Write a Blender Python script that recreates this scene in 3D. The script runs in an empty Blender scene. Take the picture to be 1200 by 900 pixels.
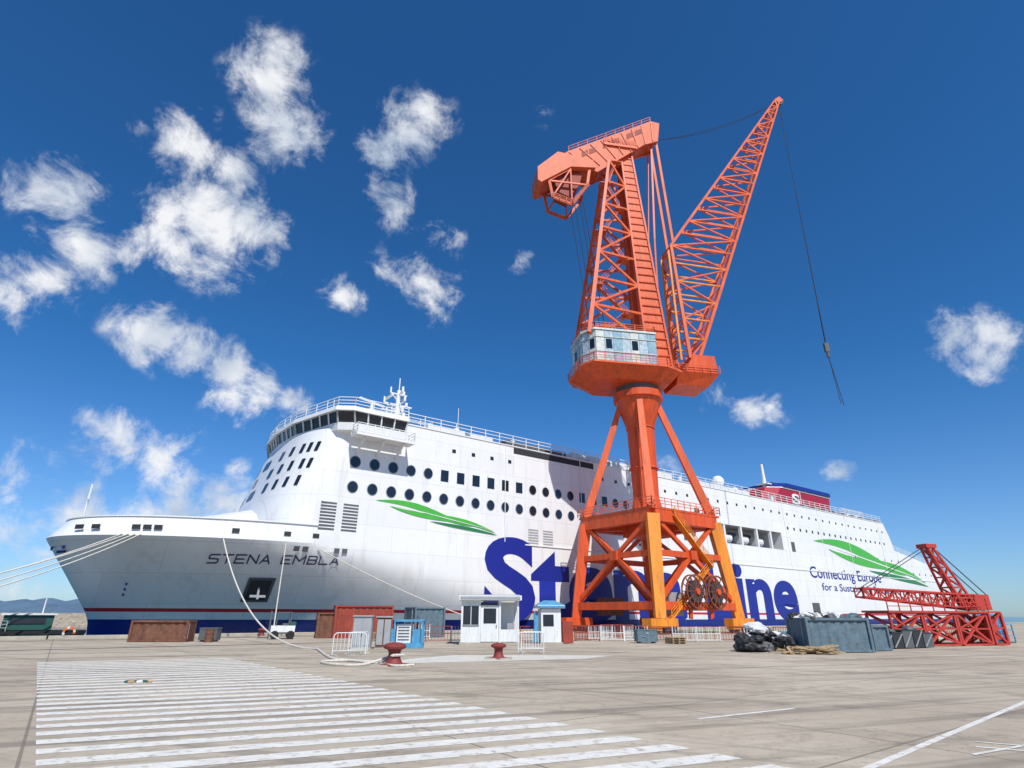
import bpy, math, random, bmesh
from mathutils import Vector, Matrix, noise
random.seed(7)
scene=bpy.context.scene
COL=scene.collection
# ------------------------------------------------------------ materials
def mat(name,c,rough=.6,metal=0,var=.12,scale=1.5,dirt=None,dirtamt=.3,bump=0,bscale=20,streak=False,spec=.4,plates=None):
    m=bpy.data.materials.new(name);m.use_nodes=True
    nt=m.node_tree;N=nt.nodes;Lk=nt.links
    b=N['Principled BSDF'];b.inputs['Roughness'].default_value=rough;b.inputs['Metallic'].default_value=metal
    b.inputs['Specular IOR Level'].default_value=spec
    tc=N.new('ShaderNodeTexCoord')
    mp=N.new('ShaderNodeMapping');Lk.new(tc.outputs['Object'],mp.inputs[0])
    if streak: mp.inputs['Scale'].default_value=(1,1,.12)
    n=N.new('ShaderNodeTexNoise');n.inputs['Scale'].default_value=scale;n.inputs['Detail'].default_value=4;n.inputs['Roughness'].default_value=.65
    Lk.new(mp.outputs[0],n.inputs['Vector'])
    r=N.new('ShaderNodeMapRange');r.inputs['From Min'].default_value=.3;r.inputs['From Max'].default_value=.7
    Lk.new(n.outputs['Fac'],r.inputs['Value'])
    mx=N.new('ShaderNodeMix');mx.data_type='RGBA'
    lo=tuple(x*(1-var) for x in c);hi=tuple(min(1,x*(1+var)) for x in c)
    mx.inputs['A'].default_value=(*lo,1);mx.inputs['B'].default_value=(*hi,1)
    Lk.new(r.outputs[0],mx.inputs['Factor'])
    out=mx.outputs['Result']
    if dirt:
        n2=N.new('ShaderNodeTexNoise');n2.inputs['Scale'].default_value=scale*2.3;n2.inputs['Detail'].default_value=5;n2.inputs['Roughness'].default_value=.7
        Lk.new(mp.outputs[0],n2.inputs['Vector'])
        r2=N.new('ShaderNodeMapRange');r2.inputs['From Min'].default_value=.52;r2.inputs['From Max'].default_value=.72
        r2.inputs['To Max'].default_value=dirtamt
        Lk.new(n2.outputs['Fac'],r2.inputs['Value'])
        m2=N.new('ShaderNodeMix');m2.data_type='RGBA';Lk.new(out,m2.inputs['A']);m2.inputs['B'].default_value=(*dirt,1)
        Lk.new(r2.outputs[0],m2.inputs['Factor']);out=m2.outputs['Result']
    if plates:
        sx=N.new('ShaderNodeSeparateXYZ');Lk.new(tc.outputs['Object'],sx.inputs[0])
        cx=N.new('ShaderNodeCombineXYZ');Lk.new(sx.outputs['X'],cx.inputs[0]);Lk.new(sx.outputs['Z'],cx.inputs[1])
        br=N.new('ShaderNodeTexBrick');br.inputs['Scale'].default_value=1;br.inputs['Brick Width'].default_value=plates[0];br.inputs['Row Height'].default_value=plates[1]
        br.inputs['Mortar Size'].default_value=.05;br.inputs['Mortar Smooth'].default_value=.5
        br.inputs['Color1'].default_value=(1,1,1,1);br.inputs['Color2'].default_value=(.95,.95,.955,1);br.inputs['Mortar'].default_value=(.84,.84,.84,1)
        Lk.new(cx.outputs[0],br.inputs['Vector'])
        m3=N.new('ShaderNodeMix');m3.data_type='RGBA';m3.blend_type='MULTIPLY';m3.inputs['Factor'].default_value=1
        Lk.new(out,m3.inputs['A']);Lk.new(br.outputs['Color'],m3.inputs['B']);out=m3.outputs['Result']
        n5=N.new('ShaderNodeTexNoise');n5.inputs['Scale'].default_value=.45;n5.inputs['Detail'].default_value=1;Lk.new(tc.outputs['Object'],n5.inputs['Vector'])
        b5=N.new('ShaderNodeBump');b5.inputs['Strength'].default_value=.35;b5.inputs['Distance'].default_value=.12;Lk.new(n5.outputs['Fac'],b5.inputs['Height']);Lk.new(b5.outputs[0],b.inputs['Normal'])
    Lk.new(out,b.inputs['Base Color'])
    if bump:
        n3=N.new('ShaderNodeTexNoise');n3.inputs['Scale'].default_value=bscale;n3.inputs['Detail'].default_value=3
        Lk.new(tc.outputs['Object'],n3.inputs['Vector'])
        bp=N.new('ShaderNodeBump');bp.inputs['Strength'].default_value=bump;bp.inputs['Distance'].default_value=.05
        Lk.new(n3.outputs['Fac'],bp.inputs['Height']);Lk.new(bp.outputs[0],b.inputs['Normal'])
    return m
rust=(.16,.07,.035)
M={}
M['white']=mat('ship_white_paint',(.8,.8,.79),.32,var=.025,scale=.35,dirt=(.5,.45,.38),dirtamt=.35,streak=True,plates=(9,2.9))
M['white2']=mat('deckhouse_white',(.76,.76,.75),.45,var=.05)
M['navy']=mat('navy_paint',(.012,.03,.2),.35,var=.15,scale=.5)
M['letter']=mat('lettering_blue',(.012,.024,.25),.4,var=.05)
M['nameink']=mat('name_lettering_ink',(.06,.065,.15),.5,var=.05)
M['redline']=mat('red_stripe',(.5,.02,.03),.4)
M['green']=mat('green_swoosh',(.07,.42,.05),.4,var=.1)
M['green2']=mat('dark_green_swoosh',(.02,.2,.06),.4,var=.1)
M['glass']=mat('dark_glass',(.012,.018,.03),.08,var=.4,scale=.6,spec=.6)
M['black']=mat('dark_recess',(.03,.032,.035),.7)
M['grey']=mat('grey_paint',(.33,.34,.35),.5)
M['dgrey']=mat('dark_grey',(.1,.105,.11),.6)
M['deck']=mat('deck_paint',(.12,.17,.14),.7)
M['fred']=mat('funnel_red',(.36,.012,.03),.4)
M['orange']=mat('crane_orange',(.67,.088,.018),.5,var=.2,scale=1.0,dirt=rust,dirtamt=.75,streak=True)
M['orange2']=mat('crane_orange_faded',(.7,.122,.036),.55,var=.2,scale=1.1,dirt=(.27,.085,.045),dirtamt=.7,streak=True)
M['yellow']=mat('crane_amber',(.8,.27,.025),.5,var=.2,scale=1.0,dirt=(.25,.1,.04),dirtamt=.7,streak=True)
M['steel']=mat('wire_steel',(.06,.06,.065),.5,metal=.3)
M['reel']=mat('reel_red_brown',(.22,.06,.03),.6,var=.3,scale=3)
M['pan1']=mat('panel_blue_white',(.4,.5,.55),.45,var=.35,scale=1.6,dirt=(.12,.22,.3),dirtamt=.7)
M['pan2']=mat('panel_pale',(.6,.62,.56),.5,var=.2,scale=1.6,dirt=(.3,.4,.42),dirtamt=.6)
M['pan3']=mat('panel_teal',(.22,.38,.46),.45,var=.3,scale=2,dirt=(.5,.55,.5),dirtamt=.6)
M['rust']=mat('rust',(.17,.075,.045),.85,var=.35,scale=2.5,dirt=(.07,.035,.025),dirtamt=.6)
M['redbrown']=mat('red_brown_paint',(.3,.05,.03),.65,var=.2,dirt=(.12,.05,.03),dirtamt=.6)
M['boll']=mat('bollard_paint',(.23,.035,.03),.6,var=.25,scale=6,dirt=(.1,.05,.03),dirtamt=.7,bump=.3)
M['rope']=mat('mooring_rope',(.62,.58,.5),.9,var=.2,scale=8)
M['pwhite']=mat('white_enamel',(.72,.73,.72),.45,var=.05,scale=3,dirt=(.35,.3,.25),dirtamt=.5,streak=True)
M['pblue']=mat('light_blue_paint',(.08,.3,.5),.5,var=.2,scale=3)
M['pblue2']=mat('dusty_blue',(.1,.16,.2),.7,var=.25,scale=3,dirt=(.25,.2,.16),dirtamt=.8)
M['tred']=mat('lattice_red',(.5,.05,.035),.5,var=.15,dirt=rust,dirtamt=.5)
M['wood']=mat('timber',(.42,.29,.16),.85,var=.3,scale=5)
M['bagw']=mat('white_sheet',(.6,.6,.58),.8,var=.15,scale=4,bump=.5,bscale=6)
M['bagk']=mat('black_sheet',(.03,.03,.032),.5,var=.3,scale=4,bump=.6,bscale=6)
M['rubber']=mat('rubber',(.02,.02,.02),.9)
M['conc']=mat('kerb_concrete',(.42,.38,.31),.9,var=.15,scale=3,dirt=(.15,.12,.1),dirtamt=.5,bump=.3)
M['tugg']=mat('tug_green',(.02,.09,.07),.6)
M['lifeb']=mat('lifebuoy_orange',(.8,.16,.02),.6)
M['rock']=mat('breakwater_stone',(.3,.25,.19),.95,var=.4,scale=.8,bump=.6,bscale=2)
M['hill']=mat('far_hills_hazed',(.1,.16,.23),1,var=.15,scale=.01,spec=0)  # bluish distance haze is mixed into this base colour
# ------------------------------------------------------------ mesh builder
class MB:
    def __init__(s): s.v=[];s.f=[];s.mi=[];s.ms=[]
    def m(s,k):
        if k not in s.ms:s.ms.append(k)
        return s.ms.index(k)
    def face(s,pts,k):
        i=len(s.v);s.v+= [tuple(p) for p in pts];s.f.append(tuple(range(i,i+len(pts))));s.mi.append(s.m(k))
    def hexa(s,a,b,k):
        i=len(s.v);n=len(a);s.v+=[tuple(p) for p in a]+[tuple(p) for p in b];mm=s.m(k)
        s.f.append(tuple(range(i+n-1,i-1,-1)));s.mi.append(mm)
        s.f.append(tuple(range(i+n,i+2*n)));s.mi.append(mm)
        for j in range(n):
            q=(j+1)%n;s.f.append((i+j,i+q,i+n+q,i+n+j));s.mi.append(mm)
    def box(s,c,d,k,rz=0):
        x,y,z=[t/2 for t in d];cs,sn=math.cos(rz),math.sin(rz)
        P=[(-x,-y),(x,-y),(x,y),(-x,y)]
        P=[(c[0]+p*cs-q*sn,c[1]+p*sn+q*cs) for p,q in P]
        s.hexa([(p,q,c[2]-z) for p,q in P],[(p,q,c[2]+z) for p,q in P],k)
    def beam(s,p,q,w,h,k,up=(0,0,1),w2=None,h2=None):
        p=Vector(p);q=Vector(q);d=(q-p)
        if d.length<1e-6:return
        d.normalize();up=Vector(up)
        if abs(d.dot(up))>.98:up=Vector((1,0,0)) if abs(d.x)<.9 else Vector((0,1,0))
        r=d.cross(up).normalized();u=r.cross(d).normalized()
        w2=w if w2 is None else w2;h2=h if h2 is None else h2
        A=[p+r*x*w/2+u*y*h/2 for x,y in((-1,-1),(1,-1),(1,1),(-1,1))]
        B=[q+r*x*w2/2+u*y*h2/2 for x,y in((-1,-1),(1,-1),(1,1),(-1,1))]
        s.hexa(A,B,k)
    def cyl(s,p,q,r1,k,r2=None,n=10):
        p=Vector(p);q=Vector(q);d=(q-p).normalized();r2=r1 if r2 is None else r2
        up=Vector((0,0,1)) if abs(d.z)<.95 else Vector((1,0,0))
        a=d.cross(up).normalized();b=a.cross(d)
        A=[p+(a*math.cos(t)+b*math.sin(t))*r1 for t in [2*math.pi*i/n for i in range(n)]]
        B=[q+(a*math.cos(t)+b*math.sin(t))*r2 for t in [2*math.pi*i/n for i in range(n)]]
        s.hexa(A,B,k)
    def tube(s,pts,r,k,n=6):
        for a,b in zip(pts[:-1],pts[1:]): s.cyl(a,b,r,k,n=n)
    def sphere(s,c,r,k,n=12,sz=1):
        for i in range(n//2):
            for j in range(n):
                def P(i,j):
                    th=math.pi*i/(n//2);ph=2*math.pi*j/n
                    return (c[0]+r*math.sin(th)*math.cos(ph),c[1]+r*math.sin(th)*math.sin(ph),c[2]+r*sz*math.cos(th))
                pts=[P(i,j),P(i+1,j),P(i+1,j+1),P(i,j+1)]
                if i==0:pts=pts[:3]
                elif i==n//2-1:pts=[pts[0],pts[1],pts[3]]
                s.face(pts,k)
    def lattice(s,A,B,n,rc,rb,k,kb=None):
        A=[Vector(a) for a in A];B=[Vector(b) for b in B];kb=kb or k;m=len(A)
        for a,b in zip(A,B): s.beam(a,b,rc,rc,k)
        for i in range(n+1):
            t=i/n;P=[a.lerp(b,t) for a,b in zip(A,B)]
            for j in range(m): s.beam(P[j],P[(j+1)%m],rb,rb,kb)
            if i<n:
                Q=[a.lerp(b,(i+1)/n) for a,b in zip(A,B)]
                for j in range(m):
                    if (i+j)%2: s.beam(P[j],Q[(j+1)%m],rb,rb,kb)
                    else: s.beam(P[(j+1)%m],Q[j],rb,rb,kb)
    def obj(s,name,parent=None,smooth=False,bevel=0):
        me=bpy.data.meshes.new(name);me.from_pydata(s.v,[],s.f)
        for k in s.ms: me.materials.append(M[k])
        for p,i in zip(me.polygons,s.mi): p.material_index=i;p.use_smooth=smooth
        me.update();o=bpy.data.objects.new(name,me);COL.objects.link(o)
        if parent:o.parent=parent
        if bevel:
            b=o.modifiers.new('b','BEVEL');b.width=bevel;b.segments=2
        return o
def empty(name,loc=(0,0,0),rz=0,sc_=1):
    e=bpy.data.objects.new(name,None);e.location=loc;e.rotation_euler=(0,0,rz);e.scale=(sc_,)*3;COL.objects.link(e);return e
U=Vector((.804,.594,0));MV=Vector((-.594,.804,0));O=Vector((-14.2,69,0));QA=math.atan2(.594,.804)
def L2W(s,w,z): return O+U*s+MV*w+Vector((0,0,z))
def lerp(a,b,t): return a+(b-a)*t
# ------------------------------------------------------------ SHIP
ship=empty('ferry_ship',O,QA)
def lin(z,T):
    if z<=T[0][0]:return T[0][1]
    for (a,b),(c,d) in zip(T[:-1],T[1:]):
        if z<=c:return b+(d-b)*(z-a)/(c-a)
    return T[-1][1]
STEM=[(-3,-26.6),(.6,-27),(1.7,-27.3),(5.1,-29.7),(9.1,-32.6),(11,-31.2)]
def hb(s,z):
    f=max(0,min(1,(z+3)/12))**1.35
    x=s-lin(z,STEM)
    if x<=0:return 0
    L=72+(25-72)*f;a=1.6+.5*f;c=1.15+.85*f
    xi=min(1,x/L)
    return 14*(1-(1-xi)**a)**(1/c)
hull=MB()
Z=[-3,-1,.9,1.35,2.1,2.45,3.5,4.5,5.5,6.5,7.4,8.3,9.1,11]
KZ=['navy','navy','navy','white','redline']+['white']*8
N=70
STERN=[(-3,174),(1.5,178),(9.6,183.6),(11,180)]
rows=[]
for z in Z:
    st=lin(z,STEM);zz=min(z,9.1)
    row=[]
    for j in range(N+1):
        s=st+(52-st)*(j/N)**1.9
        sz=s if z<=9.1 else s-(st-lin(9.1,STEM))*(1-j/N)**1
        row.append((s,14-hb(sz,zz),z))
    row.append((110,0,z));e=lin(z,STERN)
    for t in range(0,6):
        an=t/5*math.pi/2
        row.append((e-4+4*math.sin(an),4-4*math.cos(an),z))
    row.append((e,14,z))
    rows.append(row)
for side in (0,1):
    for i in range(len(Z)-1):
        for j in range(len(rows[0])-1):
            q=[rows[i][j],rows[i][j+1],rows[i+1][j+1],rows[i+1][j]]
            if side:q=[(a,28-b,c) for a,b,c in q][::-1]
            hull.face(q,KZ[i])
ho=hull.obj('hull',ship,smooth=True)
def weld(o,ang=30):
    bm=bmesh.new();bm.from_mesh(o.data);bmesh.ops.remove_doubles(bm,verts=bm.verts,dist=1e-3)
    bmesh.ops.recalc_face_normals(bm,faces=bm.faces)
    for e in bm.edges:
        if len(e.link_faces)==2 and e.calc_face_angle(0)>math.radians(ang): e.smooth=False
    bm.to_mesh(o.data);bm.free()
weld(ho,16)
dk=MB()
top=rows[-2];bt=[(max(a,-30.8),b+.25+(1.2 if a<-27 else 0),9.75) for a,b,c in top if a<0 and b<13.4]
for (a,b,c),(d,e,f) in zip(bt[:-1],bt[1:]): dk.face([(a,b,c),(d,e,f),(d,28-e,f),(a,28-b,c)],'deck')
tr=[p for p in rows[-1] if p[0]<-8]
for mir in (0,1):
    P=[(a,(28-b if mir else b),c+.05) for a,b,c in tr]
    for a,b in zip(P[:-1],P[1:]): dk.beam(a,b,.3,.12,'white2')
for s,w in ((-24,10),(-24,18),(-20,7),(-20,21)):
    dk.box((s,w,10.7),(1.6,1.4,1.6),'white2')
dk.cyl((-30,14,9.9),(-30,14,15.2),.1,'white2');dk.beam((-30,13.2,13.5),(-30,14.8,13.5),.08,.08,'white2')
for i in range(8):
    a=math.pi*i/8;b=math.pi*(i+1)/8
    dk.face([(-19,14-9*math.cos(a),9.9+2.6*math.sin(a)),(-19,14-9*math.cos(b),9.9+2.6*math.sin(b)),(-13,14-10*math.cos(b),9.9+4.2*math.sin(b)),(-13,14-10*math.cos(a),9.9+4.2*math.sin(a))],'white')
    dk.face([(-19,14-9*math.cos(a),9.9+2.6*math.sin(a)),(-19,14-9*math.cos(b),9.9+2.6*math.sin(b)),(-21,14,9.9)],'white')
dk.obj('foredeck',ship)
# superstructure
sc=lambda z:-8.6+(z-11)*.25
fa=lambda z:6.2-(z-11)*.08
def front(z,ph):
    x=math.cos(ph);y=math.sin(ph);e=.62
    w=14-14*math.copysign(abs(x)**e,x);s=sc(z)-fa(z)*abs(y)**.8
    return (s,w,z)
sp=MB();NZ=10;NP=40
for i in range(NZ):
    for j in range(NP):
        z0=11+11.6*i/NZ;z1=11+11.6*(i+1)/NZ;a=math.pi*j/NP;b=math.pi*(j+1)/NP
        sp.face([front(z0,a),front(z0,b),front(z1,b),front(z1,a)],'white')
fo=sp.obj('house_front',ship,smooth=True);weld(fo,40)
sd=MB()
ZT=24.8
for w in (0,28):
    sd.face([(sc(11),w,11),(63,w,11),(63,w,ZT),(sc(22.6)+1.2,w,ZT),(sc(22.6),w,22.6)],'white')
    sd.face([(63,w,11),(88,w,11),(88,w,14.6),(63,w,14.6)],'white')
    sd.face([(63,w,18.1),(88,w,18.1),(88,w,ZT),(63,w,ZT)],'white')
    sd.face([(88,w,11),(180,w,11),(168,w,14.9),(149,w,17.3),(143.2,w,18),(142,w,21.5),(139.5,w,ZT),(88,w,ZT)],'white')
tp=[(sc(22.6)+1.2,ZT),(139.5,ZT),(142,21.5),(143.2,18),(149,17.3),(168,14.9),(180,11)]
for (a,b),(c,d) in zip(tp[:-1],tp[1:]): sd.face([(a,0,b),(c,0,d),(c,28,d),(a,28,b)],'white2' if a>130 else 'deck')
sd.face([(sc(22.6),0,22.6),(sc(22.6)+1.2,0,ZT),(sc(22.6)+1.2,28,ZT),(sc(22.6),28,22.6)],'white')
for w0_,dw in ((0,4),(28,24)):
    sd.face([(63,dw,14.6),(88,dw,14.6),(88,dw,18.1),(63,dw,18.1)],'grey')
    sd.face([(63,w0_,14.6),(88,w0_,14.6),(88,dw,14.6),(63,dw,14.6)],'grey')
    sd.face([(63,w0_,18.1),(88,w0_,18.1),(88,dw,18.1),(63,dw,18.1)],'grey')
    sd.face([(63,w0_,14.6),(63,dw,14.6),(63,dw,18.1),(63,w0_,18.1)],'white2')
    sd.face([(88,w0_,14.6),(88,dw,14.6),(88,dw,18.1),(88,w0_,18.1)],'white2')
for s in (68,73.5,79,84):
    sd.box((s,.3,16.35),(.5,.5,3.5),'white2')
for s in (65.5,70.6,76.2,81.5):
    sd.cyl((s-1.4,2,15.9),(s+1.4,2,15.9),.8,'white2',n=12)
    sd.box((s,3.9,16.9),(2.6,.1,1.2),'glass')
sd.box((100,-.06,10.95),(160,.12,.16),'white2')
sd.box((70,-.05,24.7),(138,.1,.14),'white2')
for s in (16.5,31,48,62,90,105,118,136): sd.beam((s,-.06,11.1),(s,-.06,24.5),.12,.1,'white2')
sd.obj('superstructure',ship)
# windows
wn=MB()
def port(s,z,r=.62,w=0,sg=-1):
    n=16
    A=[(s+r*math.cos(t),w+sg*.03,z+r*1.08*math.sin(t)) for t in [2*math.pi*i/n for i in range(n)]]
    wn.face(A,'glass')
    R=r*1.14
    for i in range(n):
        t,u=2*math.pi*i/n,2*math.pi*(i+1)/n
        wn.face([(s+r*math.cos(t),w+sg*.06,z+r*1.08*math.sin(t)),(s+r*math.cos(u),w+sg*.06,z+r*1.08*math.sin(u)),(s+R*math.cos(u),w+sg*.02,z+R*1.08*math.sin(u)),(s+R*math.cos(t),w+sg*.02,z+R*1.08*math.sin(t))],'grey')
def sq(s,z,a,b,w=0,k='glass'):
    wn.hexa([(s-a/2,w-.03,z-b/2),(s+a/2,w-.03,z-b/2),(s+a/2,w-.03,z+b/2),(s-a/2,w-.03,z+b/2)],[(s-a/2,w+.05,z-b/2),(s+a/2,w+.05,z-b/2),(s+a/2,w+.05,z+b/2),(s-a/2,w+.05,z+b/2)],k)
i=0;s=-5.5
while s<60:
    if 5<=i<=10 or 15<=i<=17: sq(s,18.75,1.15,1.5)
    else: port(s,18.75)
    if 16<=i<=18: sq(s,15.75,1.15,1.4)
    else: port(s,15.75)
    s+=2.45;i+=1
s=8
while s<139:
    if not(20<s<34): sq(s,22.3,.55,.5)
    s+=3.1
s=91
while s<140: sq(s,19.3,.6,.6);s+=2.6
s=120
while s<166 : 
    sq(s,15.2 if s<148 else 12.5,.5,.5)
    s+=4
sq(26,24.1,16,.9,k='black')
for s0 in (-8.0,-5.4):
    for k in range(9): sq(s0+.0,10.75+.36*k,1.8,.2,k='dgrey')
for s0 in (21.5,24.2):
    for k in range(7): sq(s0,10.9+.36*k,1.8,.2,k='grey')
for s0,z0,a,b in ((56,15.3,1.2,2.2),(92,15.5,1.4,2),(60,19.5,1.5,1.5),(97,3.4,3,2.2),(45,12.6,3,.4)): sq(s0,z0,a,b,k='dgrey')
for z0,rng in ((20.3,(7,9,11,14,17,20,23,26,29)),(18.2,(7,9,12,15,18,21,24,27)),(16.1,(8,11,14,17,20,23,26))):
    for j in rng:
        a=math.pi*j/NP;b=math.pi*(j+.95)/NP
        q=[Vector(front(z0-.6,a)),Vector(front(z0-.6,b)),Vector(front(z0+.6,b)),Vector(front(z0+.6,a))]
        n=(q[1]-q[0]).cross(q[3]-q[0]).normalized()
        if n.x>0:n=-n
        wn.face([p+n*.08 for p in q],'glass')
wn.obj('windows',ship)
# bridge
br=MB()
PL=[(0,-1.3),(-6.5,-1.3),(-8.2,-.2),(-10.6,8),(-11,14),(-10.6,20),(-8.2,28.2),(-6.5,29.3),(0,29.3)]
def off(P,d): return [((a-d if a<-1 else a+d*.3),14+(b-14)*(1+d/15.3)) for a,b in P]
def ring(P,z0,Q,z1,k): br.hexa([(a,b,z0) for a,b in P],[(a,b,z1) for a,b in Q],k)
ring(off(PL,-1.6),21.3,PL,22.2,'white2');ring(PL,22.202,off(PL,.1),23.1,'white2')
ring(off(PL,.0),23.102,off(PL,.35),24.4,'glass')
ring(off(PL,.7),24.402,off(PL,.6),24.95,'white2')
A0=off(PL,.06);A1=off(PL,.42)
for (p,q),(r,t) in zip(zip(A0[:-1],A0[1:]),zip(A1[:-1],A1[1:])):
    L=math.dist(p,q);n=max(1,int(L/1.5))
    for i in range(n+1):
        f=i/n;br.beam((p[0]+(q[0]-p[0])*f,p[1]+(q[1]-p[1])*f,23.1),(r[0]+(t[0]-r[0])*f,r[1]+(t[1]-r[1])*f,24.4),.16,.16,'white2')
def rail(mb,P,z,h=1.1,sp_=2.0,k='white2',r=.05,bars=3):
    for a,b in zip(P[:-1],P[1:]):
        L=math.dist(a[:2],b[:2]);n=max(1,int(L/sp_));za=a[2] if len(a)>2 else z;zb=b[2] if len(b)>2 else z
        for j in range(bars):
            hh=h*(j+1)/bars;mb.beam((a[0],a[1],za+hh),(b[0],b[1],zb+hh),r,r,k)
        for i in range(n+1):
            f=i/n;x=a[0]+(b[0]-a[0])*f;y=a[1]+(b[1]-a[1])*f;zz=za+(zb-za)*f
            mb.beam((x,y,zz),(x,y,zz+h),r*1.2,r*1.2,k)
rail(br,off(PL,.4),24.95,1.2,r=.07)
br.box((-3,-1.9,21.5),(7.5,1.8,.3),'white2');rail(br,[(.7,-1.0),(.7,-2.75),(-6.7,-2.75),(-6.7,-1)],21.65,1.15,1,r=.07)
for s in (-5.5,-3,-.5): br.beam((s,-.1,19.8),(s,-2.2,21.3),.2,.3,'white2')
br.box((4,14,26),(9,14,1.9),'white2');br.box((3,14,27.05),(10,15,.2),'white2');rail(br,[(-2,6.5),(-2,21.5),(8,21.5),(8,6.5),(-2,6.5)],27.15,1.0,r=.06)
br.box((8,4.2,25.5),(6,4,1.4),'white2')
MX=3.4
br.cyl((MX,9,27.1),(MX,9,32.8),.5,'white2',.28);br.cyl((MX,9,32.8),(MX,9,34.8),.08,'white2')
for z,h in ((28.9,1.7),(30.5,2.2),(32.2,1.3)):
    br.beam((MX,9-h,z),(MX,9+h,z),.18,.18,'white2');br.beam((MX-h,9,z),(MX+h,9,z),.18,.18,'white2')
    br.cyl((MX-h,9,z),(MX-h,9,z+.9),.13,'white2');br.cyl((MX,9-h,z),(MX,9-h,z+.8),.18,'white2');br.cyl((MX+h*.6,9,z),(MX+h*.6,9,z+.6),.22,'white2')
    br.beam((MX-h,9,z),(MX,9,z-1.1),.1,.1,'white2')
for dx,dy in ((1.6,0),(-.6,1.5)): br.beam((MX+dx,9+dy,27.1),(MX,9,31.6),.16,.16,'white2')
for z in (28,28.6,29.6,30.1,31.2,31.8): br.beam((MX-.7,9,z),(MX+.9,9.3,z+.4),.07,.07,'grey')
br.beam((MX-1.6,7.6,31.4),(MX-1.6,10.4,31.4),.3,.26,'white2');br.beam((MX-2.6,9,29.4),(MX-.2,9,29.4),.5,.1,'white2')
for s,w in ((-8.5,23),(-6,16)):
    br.cyl((s,w,25),(s,w,27.4),.18,'white2');br.beam((s-1.3,w-.6,27.6),(s+1.3,w+.6,27.6),.26,.26,'white2');br.cyl((s,w,27.4),(s,w,28.8),.06,'white2')
for s,w,h in ((1,3,2),(3,20,2.4),(12,6,4.5),(-7,6,1.6),(-4,10,2.2)):
    br.cyl((s,w,25),(s,w,25.5+h+1),.045,'white2')
br.beam((-3.6,6,29.2),(.8,8,29.4),.26,.26,'white2');br.cyl((-1.4,7,27),(-1.4,7,29.2),.2,'white2')
for s,w in ((-7,4),(-6,22)): br.cyl((s,w,25),(s,w,25.7),.3,'white2');br.sphere((s,w,26),.45,'white2')
br.obj('bridge',ship)
# upper deck fittings
ud=MB()
rail(ud,[(1,.1),(139,.1)],ZT,1.5,2.4,r=.08)
rail(ud,[(140.5,.2,23.6),(143.5,.2,18.1),(149,.2,17.4),(168,.2,15.0),(179,.2,11.3)],0,1.2,2.4,r=.07)
ud.box((24,4,25.5),(12,4,1.3),'dgrey');ud.box((46,9,26),(26,10,2.3),'white2');ud.box((75,10,25.9),(20,12,2.2),'white2')
ud.box((14,4,25.5),(4,3,1.5),'white2')
for s in (10,20,36,41,60,66,92): ud.cyl((s,3,ZT),(s,3,26.6),.4,'white2')
ud.cyl((80,8,ZT),(80,8,28.2),.7,'white2');ud.sphere((80,8,29.2),1.35,'white2');ud.cyl((86,8,ZT),(86,8,27.2),.4,'white2');ud.sphere((86,8,27.8),.9,'white2')
ud.cyl((99,8,ZT),(99,8,36),.75,'white2',.3);ud.box((99,8,31),(2.6,3,.25),'white2');ud.beam((101.5,8,26),(99,8,33),.3,.3,'white2')
ud.cyl((106,3.5,ZT),(106,3.5,29.5),.08,'white2')
ud.box((133,14,25.9),(12,20,2),'white2')
rail(ud,[(127,4),(139,4)],26.9,1.1,r=.07)
for k in range(9): ud.box((102+k*4.6,.9,25.2),(1.6,1,.6),'grey')
ud.obj('upper_deck',ship)
fn=MB()
def fun(s0,s1,w0,w1,z0,z1,k,dx=0):
    P=[(s0,w0+2),(s0+3,w0),(s1-2,w0),(s1,w0+2),(s1,w1-2),(s1-2,w1),(s0+3,w1),(s0,w1-2)]
    fn.hexa([(a,b,z0) for a,b in P],[(a+dx*(1 if a<(s0+s1)/2 else .3),b+(.25 if b<14 else -.25),z1) for a,b in P],k)
fun(92,124,4.5,23.5,ZT,25.9,'white2',1);fun(93,124.2,4.6,23.4,25.902,30.0,'fred',4);fun(97.6,125.3,4.7,23.3,30.002,30.4,'white2',.5);fun(98.4,125.6,4.5,23.5,30.402,31.4,'navy',1.6)
for s in (108,111.5,115): fn.cyl((s,11,31.4),(s+.5,11,33.2),.7,'dgrey',n=12)
fn.obj('funnel',ship)
# lettering
def text_mesh(txt,offset=0.0,space=1.0):
    c=bpy.data.curves.new('t','FONT');c.body=txt;c.size=1;c.offset=offset;c.space_character=space;c.resolution_u=6
    o=bpy.data.objects.new('t',c);COL.objects.link(o);dg=bpy.context.evaluated_depsgraph_get();dg.update()
    me=bpy.data.meshes.new_from_object(o.evaluated_get(dg));COL.objects.unlink(o);bpy.data.objects.remove(o)
    return me
def lettering(name,txt,s0,s1,z0,h,k,offset=.02,space=1,surf=lambda s,z:0,slope=0,eps=.05):
    me=text_mesh(txt,offset,space)
    xs=[v.co.x for v in me.vertices];ys=[v.co.y for v in me.vertices];x0,x1=min(xs),max(xs)
    cap=max(ys)
    for v in me.vertices:
        s=s0+(v.co.x-x0)/(x1-x0)*(s1-s0);z=z0+v.co.y/cap*h+slope*(s-s0)
        v.co=(s,surf(s,z)-eps,z)
    me.materials.clear();me.materials.append(M[k]);me.name=name
    o=bpy.data.objects.new(name,me);COL.objects.link(o);o.parent=ship
lettering('company_lettering','Stena Line',13.3,90,1.6,10.2,'letter',offset=.035,space=1.0)
lettering('slogan_lettering','Connecting Europe',97,131,9.6,2.3,'letter',offset=.01)
lettering('slogan_lettering_small','for a Sustainable Future',101,135,7.1,1.5,'letter',offset=.006)
lettering('funnel_letter','S',104,107.5,26.7,2.4,'white2',offset=.03,surf=lambda s,z:4.6,eps=.12)
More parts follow.
